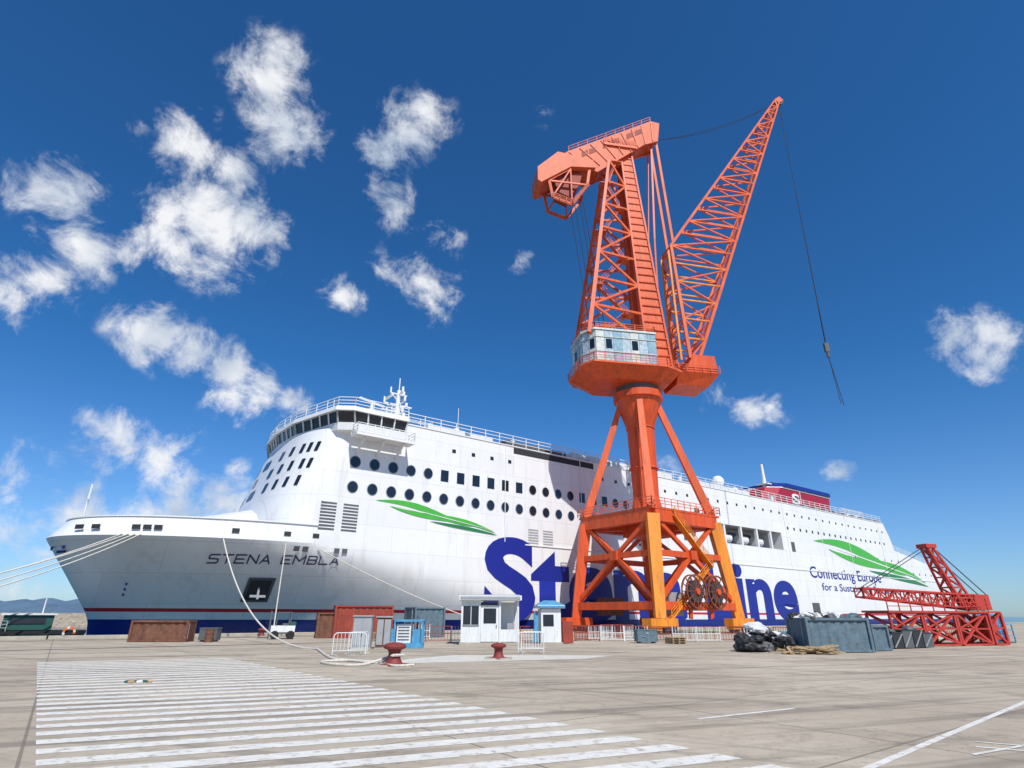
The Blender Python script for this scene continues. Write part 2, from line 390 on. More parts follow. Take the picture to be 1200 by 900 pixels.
GL={'S':[[(1,1),(.12,1),(0,.85),(0,.62),(.12,.52),(.88,.48),(1,.38),(1,.15),(.88,0),(0,0)]],'T':[[(0,1),(1,1)],[(.5,1),(.5,0)]],
'E':[[(1,1),(0,1),(0,0),(1,0)],[(0,.5),(.85,.5)]],'N':[[(0,0),(0,1),(1,0),(1,1)]],'A':[[(0,0),(.5,1),(1,0)],[(.22,.3),(.78,.3)]],
'M':[[(0,0),(0,1),(.5,.35),(1,1),(1,0)]],'B':[[(0,0),(0,1),(.85,1),(1,.85),(1,.65),(.85,.52),(0,.52)],[(.85,.52),(1,.4),(1,.15),(.85,0),(0,0)]],'L':[[(0,1),(0,0),(1,0)]],' ':[]}
nm=MB();x=0;word='STENA EMBLA';wd_=[.5 if c==' ' else (1.15 if c=='M' else .9) for c in word];tot=sum(wd_)+.35*(len(word)-1)
S0,S1,ZB,HH=-18.6,-6.0,6.8,.76
for c,w_ in zip(word,wd_):
    for st_ in GL[c]:
        for (a,b),(d,e) in zip(st_[:-1],st_[1:]):
            def W2(px,pz):
                s=S0+(S1-S0)*(x+px*w_)/tot;z=ZB+HH*pz+.02*(s-S0);return s,z
            s_a,z_a=W2(a,b);s_b,z_b=W2(d,e);L=math.hypot(s_b-s_a,z_b-z_a);nx,nz=-(z_b-z_a)/L*.07,(s_b-s_a)/L*.07;ex,ez=(s_b-s_a)/L*.07,(z_b-z_a)/L*.07
            q=[(s_a-ex+nx,z_a-ez+nz),(s_a-ex-nx,z_a-ez-nz),(s_b+ex-nx,z_b+ez-nz),(s_b+ex+nx,z_b+ez+nz)]
            nm.face([(p,14-hb(p,r)-.07-.0003*len(nm.f),r) for p,r in q],'nameink')
    x+=w_+.35
nm.obj('name_lettering',ship)
def swoosh(name,s0,z0,L,H):
    g=MB();T=30
    def strand(fc,fw,a,b,k,e):
        for i in range(T):
            t=a+(b-a)*i/T;u=a+(b-a)*(i+1)/T
            q=[]
            for x in (t,u):
                m=(x-a)/(b-a);w=fw*math.sin(math.pi*min(1,max(0,m)))**.8
                q.append((s0+L*x,-e,z0+H*(fc(x)+w)));q.append((s0+L*x,-e,z0+H*(fc(x)-w)))
            g.face([q[0],q[1],q[3],q[2]],k)
    strand(lambda x:-.02-.62*x+.15*math.sin(x*6.3),.13,0,.8,'green',.05)
    strand(lambda x:-.02-.83*x-.12*math.sin(x*6.3),.12,.1,1.0,'green',.07)
    strand(lambda x:-.02-.75*x+.005*math.sin(x*5),.016,.12,.95,'white2',.11)
    strand(lambda x:-.3-.68*x-.05*math.sin(x*5),.07,.42,1.02,'green2',.09)
    g.obj(name,ship)
swoosh('green_emblem',-2.5,14.6,17.5,2.9)
swoosh('green_emblem_aft',101,17.6,58,8.6)
# hull fittings
hf=MB()
def patch(s,z,a,b,k,e=.12):
    P=[(s-a/2,z-b/2),(s+a/2,z-b/2),(s+a/2,z+b/2),(s-a/2,z+b/2)]
    P=[Vector((x,14-hb(x,min(y,9.1)),y)) for x,y in P];n=(P[1]-P[0]).cross(P[3]-P[0]).normalized()
    if n.y>0:n=-n
    hf.face([p+n*e for p in P],k)
    return sum(P,Vector())/4+n*e
patch(-13.0,4.4,2.6,2.4,'dgrey');c=patch(-13.0,4.4,2.0,1.9,'black',.16)
hf.beam(c+Vector((0,-.1,.8)),c+Vector((0,-.15,-.9)),.25,.2,'grey');hf.beam(c+Vector((-.8,-.1,-.6)),c+Vector((.8,-.1,-.6)),.25,.25,'grey')
for s in (-30,-28.7,-25.5,-24.6,-23.7,-17,-12,-9): patch(s,9.9,.7,.45,'black',.06)
for s in (-10.8,-9.9,-6.5,-5.6): patch(s,8.5,.6,.5,'dgrey')
for z in (3.2,3.7,4.2): patch(-24.8,z+.6,.16,.22,'letter')
patch(-31.3,8.2,1.2,.25,'letter');patch(-30.9,7.8,.8,.2,'letter')
hf.obj('hull_fittings',ship)
# ------------------------------------------------------------ CRANE
CX,CY=18.7,78.4
crane=empty('portal_jib_crane',(CX,CY,0))
FA=math.radians(10);ad=Vector((math.cos(FA),math.sin(FA),0));bd=Vector((-math.sin(FA),math.cos(FA),0))
def A(a,b,z): return ad*a+bd*b+Vector((0,0,z))
def Q(x,y,z): return U*x-MV*y+Vector((0,0,z))
pt=MB()
G,H_=7.6,6.9;g2,h2=6.2,5.9
cor=[(-1,-1),(1,-1),(1,1),(-1,1)]
for x,y in cor:
    k='yellow' if (x,y) in((-1,1),(1,1)) else 'orange'
    pt.beam(Q(x*G,y*H_,1.6),Q(x*g2,y*h2,13.4),1.15,1.15,k,w2=1.5,h2=1.5)
    pt.box(Q(x*G,y*H_,1.2),(4.6,1.3,.9),k,QA)
    for d in (-1.3,1.3):
        pt.box(Q(x*G+d,y*H_,.7),(1.9,.9,.6),'dgrey' if d>0 else k,QA)
        for e in (-.5,.5):
            c=Q(x*G+d+e,y*H_,.38);pt.cyl(c-MV*.25,c+MV*.25,.36,'dgrey',n=14)
def portal_side(p,q,P,R,k):
    p,q,P,R=[Q(*t) for t in (p,q,P,R)]
    a=p.lerp(P,.12);b=q.lerp(R,.12);pt.beam(a,b,.7,.9,k)
    m1=p.lerp(P,.62);m2=q.lerp(R,.62);pt.beam(m1,m2,.5,.7,k)
    c=(m1+m2)/2
    pt.beam(p.lerp(P,.15),c,.5,.5,k);pt.beam(q.lerp(R,.15),c,.5,.5,k)
    pt.beam(c,P,.45,.45,k);pt.beam(c,R,.45,.45,k)
    pt.box(c,(1.2,1.2,1.1),k,QA)
    pt.beam(P,R,1.1,1.5,k)
for i in range(4):
    x,y=cor[i];X,Y=cor[(i+1)%4]
    portal_side((x*G,y*H_,1.6),(X*G,Y*H_,1.6),(x*g2,y*h2,13.4),(X*g2,Y*h2,13.4),'orange')
pt.box(Q(0,0,14.25),(13.6,13,.25),'orange',QA)
RP=[tuple(Q(x*6.9,y*6.6,14.4)) for x,y in cor];RP.append(RP[0]);rail(pt,RP,14.4,1.1,1.2,'orange2',.07)
pt.box(Q(0,0,12.9),(5,5,2.4),'orange',QA)
for x,y in cor: pt.beam(Q(x*g2,y*h2,13.2),Q(x*1,y*1,13.2),1,1.3,'orange')
pt.beam(Q(-6,6.9,1.5),Q(3,6.4,7.6),.9,.15,'yellow');rail(pt,[tuple(Q(-6,7.3,1.5)),tuple(Q(3,6.9,7.6))],0,1,1.4,'yellow',.06)
pt.beam(Q(3,6.9,7.6),Q(-3,6.4,13.6),.9,.15,'yellow');rail(pt,[tuple(Q(3,7.3,7.6)),tuple(Q(-3,6.9,13.6))],0,1,1.4,'yellow',.06)
pt.box(Q(-3.6,5.2,3.2),(2.4,2,2.6),'grey',QA);pt.box(Q(-3,-5.2,3.0),(3,2,2.2),'rust',QA)
pt.obj('portal_frame',crane)
rl=MB()
for x in (-2.1,2.0):
    c=Q(x,H_+.9,4.6)
    for e in (-.35,.35):
        n=28
        cc=c+MV*e;R_=1.85
        for i in range(n):
            t,u=2*math.pi*i/n,2*math.pi*(i+1)/n
            rl.beam(cc+U*R_*math.cos(t)+Vector((0,0,R_*math.sin(t))),cc+U*R_*math.cos(u)+Vector((0,0,R_*math.sin(u))),.16,.16,'reel')
        for i in range(12):
            t=2*math.pi*i/12;rl.beam(cc,cc+U*R_*math.cos(t)+Vector((0,0,R_*math.sin(t))),.09,.09,'reel')
    rl.cyl(c-MV*.33,c+MV*.33,1.25,'steel',n=24);rl.cyl(c-MV*.6,c+MV*.6,.35,'orange',n=14)
    rl.beam(Q(x,H_+.3,4.6),Q(x,H_,1.6),.4,.4,'orange')
rl.obj('cable_reels',crane)
tw=MB()
tw.cyl((0,0,13),(0,0,17),2.6,'orange',1.75,n=24);tw.cyl((0,0,17),(0,0,27),1.75,'orange',1.95,n=24);tw.cyl((0,0,27),(0,0,31.2),1.95,'orange',3.3,n=24)
tw.cyl((0,0,31.2),(0,0,32.2),3.6,'orange',3.6,n=28);tw.cyl((0,0,32.2),(0,0,33.2),3.0,'dgrey',3.0,n=28)
for z in (21,26.9): tw.cyl((0,0,z),(0,0,z+.14),2.08,'orange2',n=24)
tw.beam((-.9,-2.0,16),(-.9,-2.1,31),.5,.1,'orange2')
for x,y in cor:
    tw.beam(Q(x*g2*.98,y*h2*.98,14.3),Q(x*1.9,y*1.9,30.6),1.05,1.05,'orange2',w2=.8,h2=.8)
tw.obj('tower_column',crane)
sl=MB()
def slab(P,z0,z1,k,sh=0):
    sl.hexa([A(a*(1-sh)+(0),b*(1-sh),z0) for a,b in P],[A(a,b,z1) for a,b in P],k)
PP=[(-9.4,-3),(-8,-5),(2.6,-5),(5.5,-3.5),(5.5,3.5),(2.6,5),(-8,5),(-9.4,3)]
slab(PP,33.2,34.9,'orange',.28)
slab([(a*1.03,b*1.05) for a,b in PP],34.902,35.2,'orange2')
rail(sl,[tuple(A(a*1.03,b*1.05,35.2)) for a,b in PP+PP[:1]],35.2,1.1,1.4,'orange2',.06)
HP=[(-9.0,-2.6),(-7.6,-4.5),(1.6,-4.5),(1.6,4.5),(-7.6,4.5),(-9,2.6)]
sl.hexa([A(a,b,35.202) for a,b in HP],[A(a,b,40.3) for a,b in HP],'pan3')
sl.hexa([A(a*1.03,b*1.04,40.302) for a,b in HP],[A(a*1.03,b*1.04,40.6) for a,b in HP],'pan2')
rail(sl,[tuple(A(a,b,40.6)) for a,b in HP+HP[:1]],40.6,1,1.5,'orange2',.06)
for (a,b),(c,d) in zip(HP,HP[1:]+HP[:1]):
    L=math.hypot(c-a,d-b);n=max(2,int(L/1.2));nx,ny=(d-b)/L,-(c-a)/L
    for i in range(n):
        f0,f1=(i+.03)/n,(i+.97)/n;e=.05
        def pq(z0,z1,k,e=.05,f0=f0,f1=f1): sl.face([A(a+(c-a)*f0+nx*e,b+(d-b)*f0+ny*e,z0),A(a+(c-a)*f1+nx*e,b+(d-b)*f1+ny*e,z0),A(a+(c-a)*f1+nx*e,b+(d-b)*f1+ny*e,z1),A(a+(c-a)*f0+nx*e,b+(d-b)*f0+ny*e,z1)],k)
        k=['pan1','pan2','pan1','pan3'][(i*3+int(L))%4]
        pq(35.3,40.2,k)
        if i%3==1: pq(37.4,38.9,'glass',.08,(i+.15)/n,(i+.85)/n)
    for zz in (36.9,39.2): sl.beam(A(a+nx*.1,b+ny*.1,zz),A(c+nx*.1,d+ny*.1,zz),.1,.1,'pan2')
sl.hexa([A(a,b,33.6) for a,b in ((5.4,-2),(10.5,-2.2),(10.5,2.2),(5.4,2))],[A(a,b,35.4) for a,b in ((5.4,-3.2),(12,-3.2),(12,3.2),(5.4,3.2))],'orange')
sl.hexa([A(a,b,35.402) for a,b in ((6.5,-3),(11.9,-3),(11.9,3),(6.5,3))],[A(a,b,38.3) for a,b in ((8.2,-3),(11.6,-3),(11.6,3),(8.2,3))],'orange')
rail(sl,[tuple(A(12,-3.3,35.4)),tuple(A(5.4,-3.3,35.4))],0,1.1,1.2,'orange2',.06)
sl.obj('slewing_platform',crane)
ut=MB()
cb0,ct0=(1.2,35.2),(.3,78.5);cb1,ct1=(5.0,35.2),(2.3,78.5)
def colpt(t,f,b): 
    a0=lerp(cb0[0],ct0[0],t);a1=lerp(cb1[0],ct1[0],t);return A(lerp(a0,a1,f),b*lerp(3.6,1.5,t),lerp(35.2,78.5,t))
ut.hexa([colpt(0,0,-.62),colpt(0,1,-.62),colpt(0,1,-.3),colpt(0,0,-.3)],[colpt(1,0,-.62),colpt(1,1,-.62),colpt(1,1,-.3),colpt(1,0,-.3)],'orange2')
ut.hexa([colpt(0,0,.62),colpt(0,1,.62),colpt(0,1,.3),colpt(0,0,.3)],[colpt(1,0,.62),colpt(1,1,.62),colpt(1,1,.3),colpt(1,0,.3)],'orange2')
NR=30
for i in range(NR+1):
    t=i/NR
    ut.beam(colpt(t,-.02,-.66),colpt(t,1.02,-.66),.12,.2,'orange')
    if i<NR: ut.beam(colpt(t,1,-.62),colpt(t,1,.62),.14,.14,'orange')
for f in (0,1):
    ut.beam(colpt(0,f,-.66),colpt(1,f,-.66),.28,.28,'orange')
    ut.beam(colpt(0,f,.66),colpt(1,f,.66),.28,.28,'orange')
LB=[A(-8.3,-3.9,40),A(-8.3,3.9,40)];LT=[A(-2.3,-1.7,75.5),A(-2.3,1.7,75.5)]
for p,q in zip(LB,LT):
    ut.beam(p,q,.62,.62,'orange',w2=.45,h2=.45)
def leg(t,b): return LB[b].lerp(LT[b],t)
nb=7
for i in range(nb+1):
    t=i/nb;z=lerp(40,75.5,t);ct=(z-35.2)/43.3
    ut.beam(leg(t,0),leg(t,1),.3,.3,'orange2')
    for b in (0,1):
        ut.beam(leg(t,b),colpt(ct,0,(-.62,.62)[b]),.34,.34,'orange2')
        if i<nb:
            z2=lerp(40,75.5,(i+1)/nb);c2=(z2-35.2)/43.3
            if i%2: ut.beam(leg(t,b),colpt(c2,0,(-.62,.62)[b]),.34,.34,'orange2')
            else: ut.beam(colpt(ct,0,(-.62,.62)[b]),leg((i+1)/nb,b),.34,.34,'orange2')
    if i<nb: ut.beam(leg(t,i%2),leg((i+1)/nb,1-i%2),.25,.25,'orange2')
    if i<nb:
        z2=lerp(40,75.5,(i+.95)/nb)
        x0,x1=(lerp(-6.5,-2,t),lerp(-1.2,-.9,t))
        if i%2:x0,x1=x1,x0
        ut.beam(A(x0,-1.2,z),A(x1,-1.2,z2),.8,.12,'orange2');rail(ut,[tuple(A(x0,-1.6,z)),tuple(A(x1,-1.6,z2))],0,1,1.5,'orange2',.06,2)
        ut.box(A(x1,-1.2,z2),(1.8,1.6,.12),'orange2',FA)
ut.box(A(0,0,79),(6,4,.5),'orange',FA);rail(ut,[tuple(A(-3,-2,79.2)),tuple(A(3,-2,79.2))],0,1.1,1,'orange2',.07)
ut.obj('upper_tower',crane)
cw=MB()
def prism(mb,P,b0,b1,k): mb.hexa([A(a,b0,z) for a,z in P],[A(a,b1,z) for a,z in P],k)
arm=[(-11.5,74.6),(-9.5,76.3),(6.4,86.2),(8.1,86.0),(7.4,81.6),(4.6,80.2),(-4.5,72.5)]
for b in (-1.7,1.3): prism(cw,arm,b,b+.4,'orange2')
prism(cw,[(-11.5,74.6),(-4.5,72.5),(-4.2,73.4),(-9.5,76.2)],-1.25,1.25,'orange')
prism(cw,[(-9.5,75.7),(6.4,85.6),(6.4,86.1),(-9.5,76.2)],-1.28,1.28,'orange2')
prism(cw,[(-4.3,72.7),(4.6,80.4),(7.2,81.8),(7.2,82.1),(4.5,80.8),(-4.4,73.2)],-1.28,1.28,'orange')
for a0,w_ in ((-7.2,2.6),(-3.2,3.1),(1.4,3.1)):
    z0=75.6+(a0+7.2)*.66
    for (u0,u1) in ((0,.46),(.54,1)):
        prism(cw,[(a0+w_*u0,z0-.3+w_*.64*u0),(a0+w_*u1,z0-.3+w_*.64*u1),(a0+w_*u1,z0+.8+w_*.64*u1),(a0+w_*u0,z0+.8+w_*.64*u0)],-1.76,-1.72,'redbrown')
for i in range(9):
    f=i/8;cw.beam(A(lerp(-9.5,6.4,f),-1.78,lerp(76,85.9,f)),A(lerp(-5.5,6.4,f),-1.78,lerp(72.9,81.4,f)),.1,.16,'orange')
blk=[(-11.6,75.2),(-15.2,71.3),(-15.2,68.6),(-14.6,68.2),(-9.4,72.3),(-5,72.8),(-5.4,74.4)]
prism(cw,blk,-2.3,2.3,'orange2')
blk2=[(-13.2,69.2),(-12.6,65.6),(-9.4,64.6),(-6.6,68.8),(-6,72.6),(-9.4,72.2)]
for b in (-2,1.6):
    for p,q in zip(blk2,blk2[1:]+blk2[:1]): cw.beam(A(p[0],b+.15,p[1]),A(q[0],b+.15,q[1]),.35,.45,'orange')
    cw.beam(A(-13,b,68.9),A(-6.6,b,69),.25,.3,'orange');cw.beam(A(-12.6,b,65.8),A(-9.4,b,72),.22,.22,'orange');cw.beam(A(-9.4,b,64.8),A(-9.4,b,72),.22,.22,'orange')
prism(cw,[(-12.2,69.9),(-11.6,67.4),(-9.6,66.6),(-7.8,69.4),(-7.2,71.9),(-9.4,71.9)],-1.4,1.3,'redbrown')
rail(cw,[tuple(A(-12.6,-2.2,65.4)),tuple(A(-9.3,-2.2,64.4)),tuple(A(-6.4,-2.2,68.6))],0,1,1,'orange2',.07)
rail(cw,[tuple(A(-9.5,-1.6,76.3)),tuple(A(6.4,-1.6,86.2))],0,1.1,1.6,'orange2',.07,2)
for b in (-1.2,1.2): cw.beam(A(-1,b,78.8),A(1.5,b*.8,82),.7,.7,'orange')
cw.obj('counterweight_lever',crane)
lk=MB()
for b in (-1.1,1.1):
    lk.beam(A(7.2,b,82.6),A(8.2,b,58.8),.42,.42,'orange2')
    lk.beam(A(6.5,b*.7,82.2),A(4.8,b*1.2,60),.3,.3,'orange')
    lk.beam(A(4.8,b*1.2,60),A(4.2,b,44),.26,.26,'orange')
lk.obj('link_rods',crane)
jb=MB()
kn=(7.4,58.9)
def jr(t): return (lerp(9.4,35.6,t),lerp(38,98.3,t))
def hwid(t): return lerp(2.3,.5,t)
def jl(t):
    tk=.34
    if t<tk: f=t/tk;return (lerp(8.0,kn[0],f),lerp(38,kn[1],f))
    f=(t-tk)/(1-tk);return (lerp(kn[0],34.7,f),lerp(kn[1],98.6,f))
ts=[.34*i/6 for i in range(6)]+[.34+.66*(1-(1-i/16)**1.15) for i in range(17)]
PR=[];PLf=[]
for t in ts:
    r=jr(t);l=jl(t)
    PR.append([A(r[0],s_*hwid(t),r[1]) for s_ in (-1,1)]);PLf.append([A(l[0],s_*hwid(t),l[1]) for s_ in (-1,1)])
for i in range(len(ts)-1):
    cw_=lerp(.5,.28,ts[i])
    for b in (0,1):
        jb.beam(PR[i][b],PR[i+1][b],cw_,cw_,'orange2');jb.beam(PLf[i][b],PLf[i+1][b],cw_,cw_,'orange2')
        jb.beam(PR[i][b],PLf[i][b],.22,.22,'yellow' if ts[i]<.34 else 'orange2')
        if i%2: jb.beam(PR[i][b],PLf[i+1][b],.22,.22,'orange2')
        else: jb.beam(PLf[i][b],PR[i+1][b],.22,.22,'orange2')
    for S_ in (PR,PLf):
        jb.beam(S_[i][0],S_[i][1],.2,.2,'orange2');jb.beam(S_[i][i%2],S_[i+1][1-i%2],.16,.16,'orange2')
jb.beam(A(35.0,0,98.3),A(36.2,0,99.3),1.3,1.2,'orange2');jb.cyl(A(35.8,-.5,98.7),A(35.8,.5,98.7),.8,'dgrey',n=16)
w0=[tuple(A(*(lambda r:(r[0]-.5,-hwid(t)-.3,r[1]))(jr(t)))) for t in (0.05,.35,.7,.95)]
rail(jb,w0,0,1,2.2,'orange2',.06,2)
for b in(-1.4,1.4): jb.beam(A(7.0,b,38),A(7.0,b,58),.3,.3,'yellow')
for i in range(14): jb.beam(A(7.0,-1.4,39+i*1.4),A(7.0,1.4,39+i*1.4),.14,.14,'yellow')
jb.obj('jib',crane)
hk=MB()
for b in (-.25,.25): hk.cyl(A(35.8+b,b,98.2),A(34,b*.3,44),.06,'steel',n=5)
hk.box(A(34,0,43.2),(.7,.5,1.6),'dgrey');hk.cyl(A(34,0,42.4),A(34,0,41.4),.25,'dgrey')
hk.cyl(A(34,0,41.4),A(34.8,0,33),.06,'steel',n=5);hk.cyl(A(34,0,41.4),A(34.5,.2,33.4),.05,'steel',n=5)
def sag(p,q,n,s): return [Vector(p).lerp(Vector(q),i/n)-Vector((0,0,4*s*(i/n)*(1-i/n))) for i in range(n+1)]
hk.tube(sag(A(7,-.4,83),A(35.3,-.3,98.6),16,2.2),.055,'steel',4);hk.tube(sag(A(7,.4,83.6),A(35.3,.3,98.8),16,1.6),.055,'steel',4)
for a0,a1 in ((-9.5,-7),(-8.6,-6.2),(-7.6,-5.4),(-7,-4.6)): hk.cyl(A(a0,-.6,66.5),A(a1,-1,40.6),.05,'steel',n=4)
hk.obj('hoist_cables',crane)
# ------------------------------------------------------------ GROUND, WATER, QUAY
def ground_mat():
    m=bpy.data.materials.new('concrete_apron');m.use_nodes=True;nt=m.node_tree;N=nt.nodes;K=nt.links
    b=N['Principled BSDF'];b.inputs['Roughness'].default_value=.88;b.inputs['Specular IOR Level'].default_value=.25
    tc=N.new('ShaderNodeTexCoord')
    def mapp(sc,rz=0):
        r=N.new('ShaderNodeMapping');r.inputs['Rotation'].default_value=(0,0,rz);K.new(tc.outputs['Object'],r.inputs[0])
        p=N.new('ShaderNodeMapping');p.inputs['Scale'].default_value=sc;K.new(r.outputs[0],p.inputs[0]);return p.outputs[0]
    def noi(v,s,d=4,r=.6,dist=0):
        n=N.new('ShaderNodeTexNoise');n.inputs['Scale'].default_value=s;n.inputs['Detail'].default_value=d;n.inputs['Roughness'].default_value=r;n.inputs['Distortion'].default_value=dist;K.new(v,n.inputs['Vector']);return n.outputs['Fac']
    def mr(v,a,b_,c=0,d=1):
        r=N.new('ShaderNodeMapRange');r.inputs[1].default_value=a;r.inputs[2].default_value=b_;r.inputs[3].default_value=c;r.inputs[4].default_value=d;K.new(v,r.inputs[0]);return r.outputs[0]
    def mix(f,A_,B_):
        x=N.new('ShaderNodeMix');x.data_type='RGBA'
        K.new(f,x.inputs['Factor'])
        if isinstance(A_,tuple):x.inputs['A'].default_value=(*A_,1)
        else:K.new(A_,x.inputs['A'])
        if isinstance(B_,tuple):x.inputs['B'].default_value=(*B_,1)
        else:K.new(B_,x.inputs['B'])
        return x.outputs['Result']
    P=mapp((1,1,1))
    c=mix(mr(noi(P,.12,4),.38,.62),(.44,.37,.28),(.57,.495,.385))
    c=mix(mr(noi(P,2.2,6,.7),.42,.66,0,.4),c,(.34,.285,.215))
    br=N.new('ShaderNodeTexBrick');br.inputs['Scale'].default_value=1;br.inputs['Mortar Size'].default_value=.03;br.inputs['Brick Width'].default_value=6;br.inputs['Row Height'].default_value=5;br.offset=0;br.inputs['Mortar Smooth'].default_value=.3
    br.inputs['Color1'].default_value=(0,0,0,1);br.inputs['Color2'].default_value=(1,1,1,1);br.inputs['Mortar'].default_value=(.5,.5,.5,1)
    K.new(mapp((1,1,1),-QA),br.inputs['Vector'])
    sepc=N.new('ShaderNodeSeparateColor');K.new(br.outputs['Color'],sepc.inputs[0])
    c=mix(mr(sepc.outputs[0],0,1,0,.45),c,(.38,.325,.25))
    c=mix(mr(br.outputs['Fac'],0,1,0,.6),c,(.12,.1,.08))
    c=mix(mr(noi(mapp((.05,1.2,1),-math.radians(20)),1,4,.65,.4),.5,.67,0,.7),c,(.18,.15,.12))
    c=mix(mr(noi(mapp((.06,.9,1),-math.radians(-25)),1,4,.65,.5),.54,.69,0,.6),c,(.19,.16,.13))
    c=mix(mr(noi(P,.4,6,.75,.3),.54,.66,0,.65),c,(.2,.165,.13))
    c=mix(mr(noi(P,7,3,.6),.63,.7,0,.55),c,(.12,.1,.08))
    K.new(c,b.inputs['Base Color'])
    bp=N.new('ShaderNodeBump');bp.inputs['Strength'].default_value=.25;bp.inputs['Distance'].default_value=.02
    K.new(noi(P,14,4,.7),bp.inputs['Height']);K.new(bp.outputs[0],b.inputs['Normal'])
    return m
M['ground']=ground_mat()
QE=-2.2
gm=MB();gm.face([L2W(-2500,QE,0),L2W(-2500,-2500,0),L2W(3500,-2500,0),L2W(3500,QE,0)],'ground');gm.obj('quay_ground')
qw=MB();qw.face([L2W(-2500,QE,-4),L2W(3500,QE,-4),L2W(3500,QE,0),L2W(-2500,QE,0)],'conc');
qw.obj('quay_wall')
kb=MB()
for i in range(70):
    s=-150+i*6; kb.box(L2W(s+3,QE-.45,.14),(5.9,.55,.28),'conc',QA)
kb.obj('quay_kerb',bevel=.03)
cr=MB()
for w in (QE-3.3,QE-16.9): 
    cr.box(L2W(100,w,.012),(500,.12,.02),'steel',QA)
cr.obj('crane_rails')
def water():
    m=bpy.data.materials.new('sea_water');m.use_nodes=True;nt=m.node_tree;N=nt.nodes;K=nt.links
    b=N['Principled BSDF'];b.inputs['Base Color'].default_value=(.02,.07,.08,1);b.inputs['Roughness'].default_value=.12
    tc=N.new('ShaderNodeTexCoord');n=N.new('ShaderNodeTexNoise');n.inputs['Scale'].default_value=.6;n.inputs['Detail'].default_value=3;K.new(tc.outputs['Object'],n.inputs['Vector'])
    bp=N.new('ShaderNodeBump');bp.inputs['Strength'].default_value=.6;bp.inputs['Distance'].default_value=.4;K.new(n.outputs['Fac'],bp.inputs['Height']);K.new(bp.outputs[0],b.inputs['Normal']);return m
M['water']=water()
wt=MB();wt.face([(-9000,-9000,-3),(9000,-9000,-3),(9000,12000,-3),(-9000,12000,-3)],'water');wt.obj('sea_water')
M['paint']=mat('worn_white_paint',(.7,.68,.62),.8,var=.1,scale=2.2,dirt=(.36,.31,.245),dirtamt=1.2)
zb=MB()
sdv=Vector((.92,.39,0)).normalized();Lp0=Vector((-6.3,8.9,0));Ld=Vector((-13.9,17.9,0))/22.7
Rp0=Vector((3.5,10,0));Rd=Vector((-16.8,19.7,0)).normalized()
def isect(p,d,q,e):
    den=d.x*e.y-d.y*e.x;t=((q.x-p.x)*e.y-(q.y-p.y)*e.x)/den;return p+d*t
for i in range(-4,30):
    r0=Rp0+Rd*(i*.89);r1=r0+Rd*.44
    l0=isect(r0,sdv,Lp0,Ld);l1=isect(r1,sdv,Lp0,Ld)
    zb.face([(l0.x,l0.y,.004),(r0.x,r0.y,.004),(r1.x,r1.y,.004),(l1.x,l1.y,.004)],'paint')
zb.obj('crosswalk_marking')
ln=MB()
def strip(a,b,w,z=.004):
    a=Vector((*a,z));b=Vector((*b,z));d=(b-a).normalized();n=Vector((-d.y,d.x,0))*w/2
    ln.face([a-n,b-n,b+n,a+n],'paint')
strip((3.9,13.5),(6.6,15),.12);strip((2.9,7.6),(16.5,19.2),.13);strip((7.7,10.9),(8.3,10.6),.1,.006);strip((8.0,11.3),(9.6,10.4),.08,.008);strip((7.2,10.3),(9.4,11.4),.08,.01)
strip((-60,33.5),(-12,41),.1)
ln.obj('road_marking')
sbm=MB();M['slab']=mat('pale_concrete',(.6,.57,.5),.85,var=.12,scale=1.2,dirt=(.35,.3,.24),dirtamt=.5)
sbm.face([(-7,26.5,.006),(3.5,30.5,.006),(5.5,33.2,.006),(-3,33,.006)],'slab');sbm.obj('concrete_patch')
# ------------------------------------------------------------ ropes
rp=MB()
def smooth_path(P,n=5):
    P=[Vector(p) for p in P];out=[]
    for i in range(len(P)-1):
        a=P[max(0,i-1)];b=P[i];c=P[i+1];d=P[min(len(P)-1,i+2)]
        for j in range(n):
            t=j/n;out.append(.5*((2*b)+(c-a)*t+(2*a-5*b+4*c-d)*t*t+(3*b-a-3*c+d)*t**3))
    out.append(P[-1]);return out
def Wl(s,z,e=.1): return L2W(s,14-hb(s,z)-e,z)
B1=Vector((-4.9,26.3,0));B2=Vector((-.6,30.4,0))
p0=Wl(-18.0,9.0)
path=sag(p0,Vector((-11.5,37,.06)),24,2.6)
path+= smooth_path([path[-1]]+[Vector(p) for p in ((-10.5,34.5,.05),(-9.3,31.5,.05),(-8.2,29.2,.05),(-6.8,28,.05),(-5.6,27.2,.08),(-5.2,26.6,.3),(-4.9,26,.4),(-4.5,26.3,.4))])
rp.tube(path,.06,'rope',7)
rp.tube(smooth_path([(-5.2,26.6,.3),(-6.2,26,.05),(-7.6,26.4,.05),(-8.3,27.6,.05),(-7.4,28.3,.05),(-6,27,.05),(-4.7,25.6,.05),(-4,26,.05)]),.05,'rope',7)
for s,z,e,ez in ((-26.5,9.2,(-60,38,.5),4),(-26,9.2,(-62,36,.5),4.5),(-25.5,9.2,(-58,35,.3),5),(-25,9.2,(-55,36,.3),5)):
    rp.tube(sag(Wl(s,z),e,20,ez*.5),.06,'rope',6)
rp.tube(sag(Wl(-12.1,8.9,.4),L2W(-12.8,QE-.6,.4),16,1.2),.055,'rope',6)
rp.tube(sag(Wl(-8.6,8.6),L2W(14,QE-.6,.5),20,.6),.055,'rope',6)
rp.obj('mooring_lines')
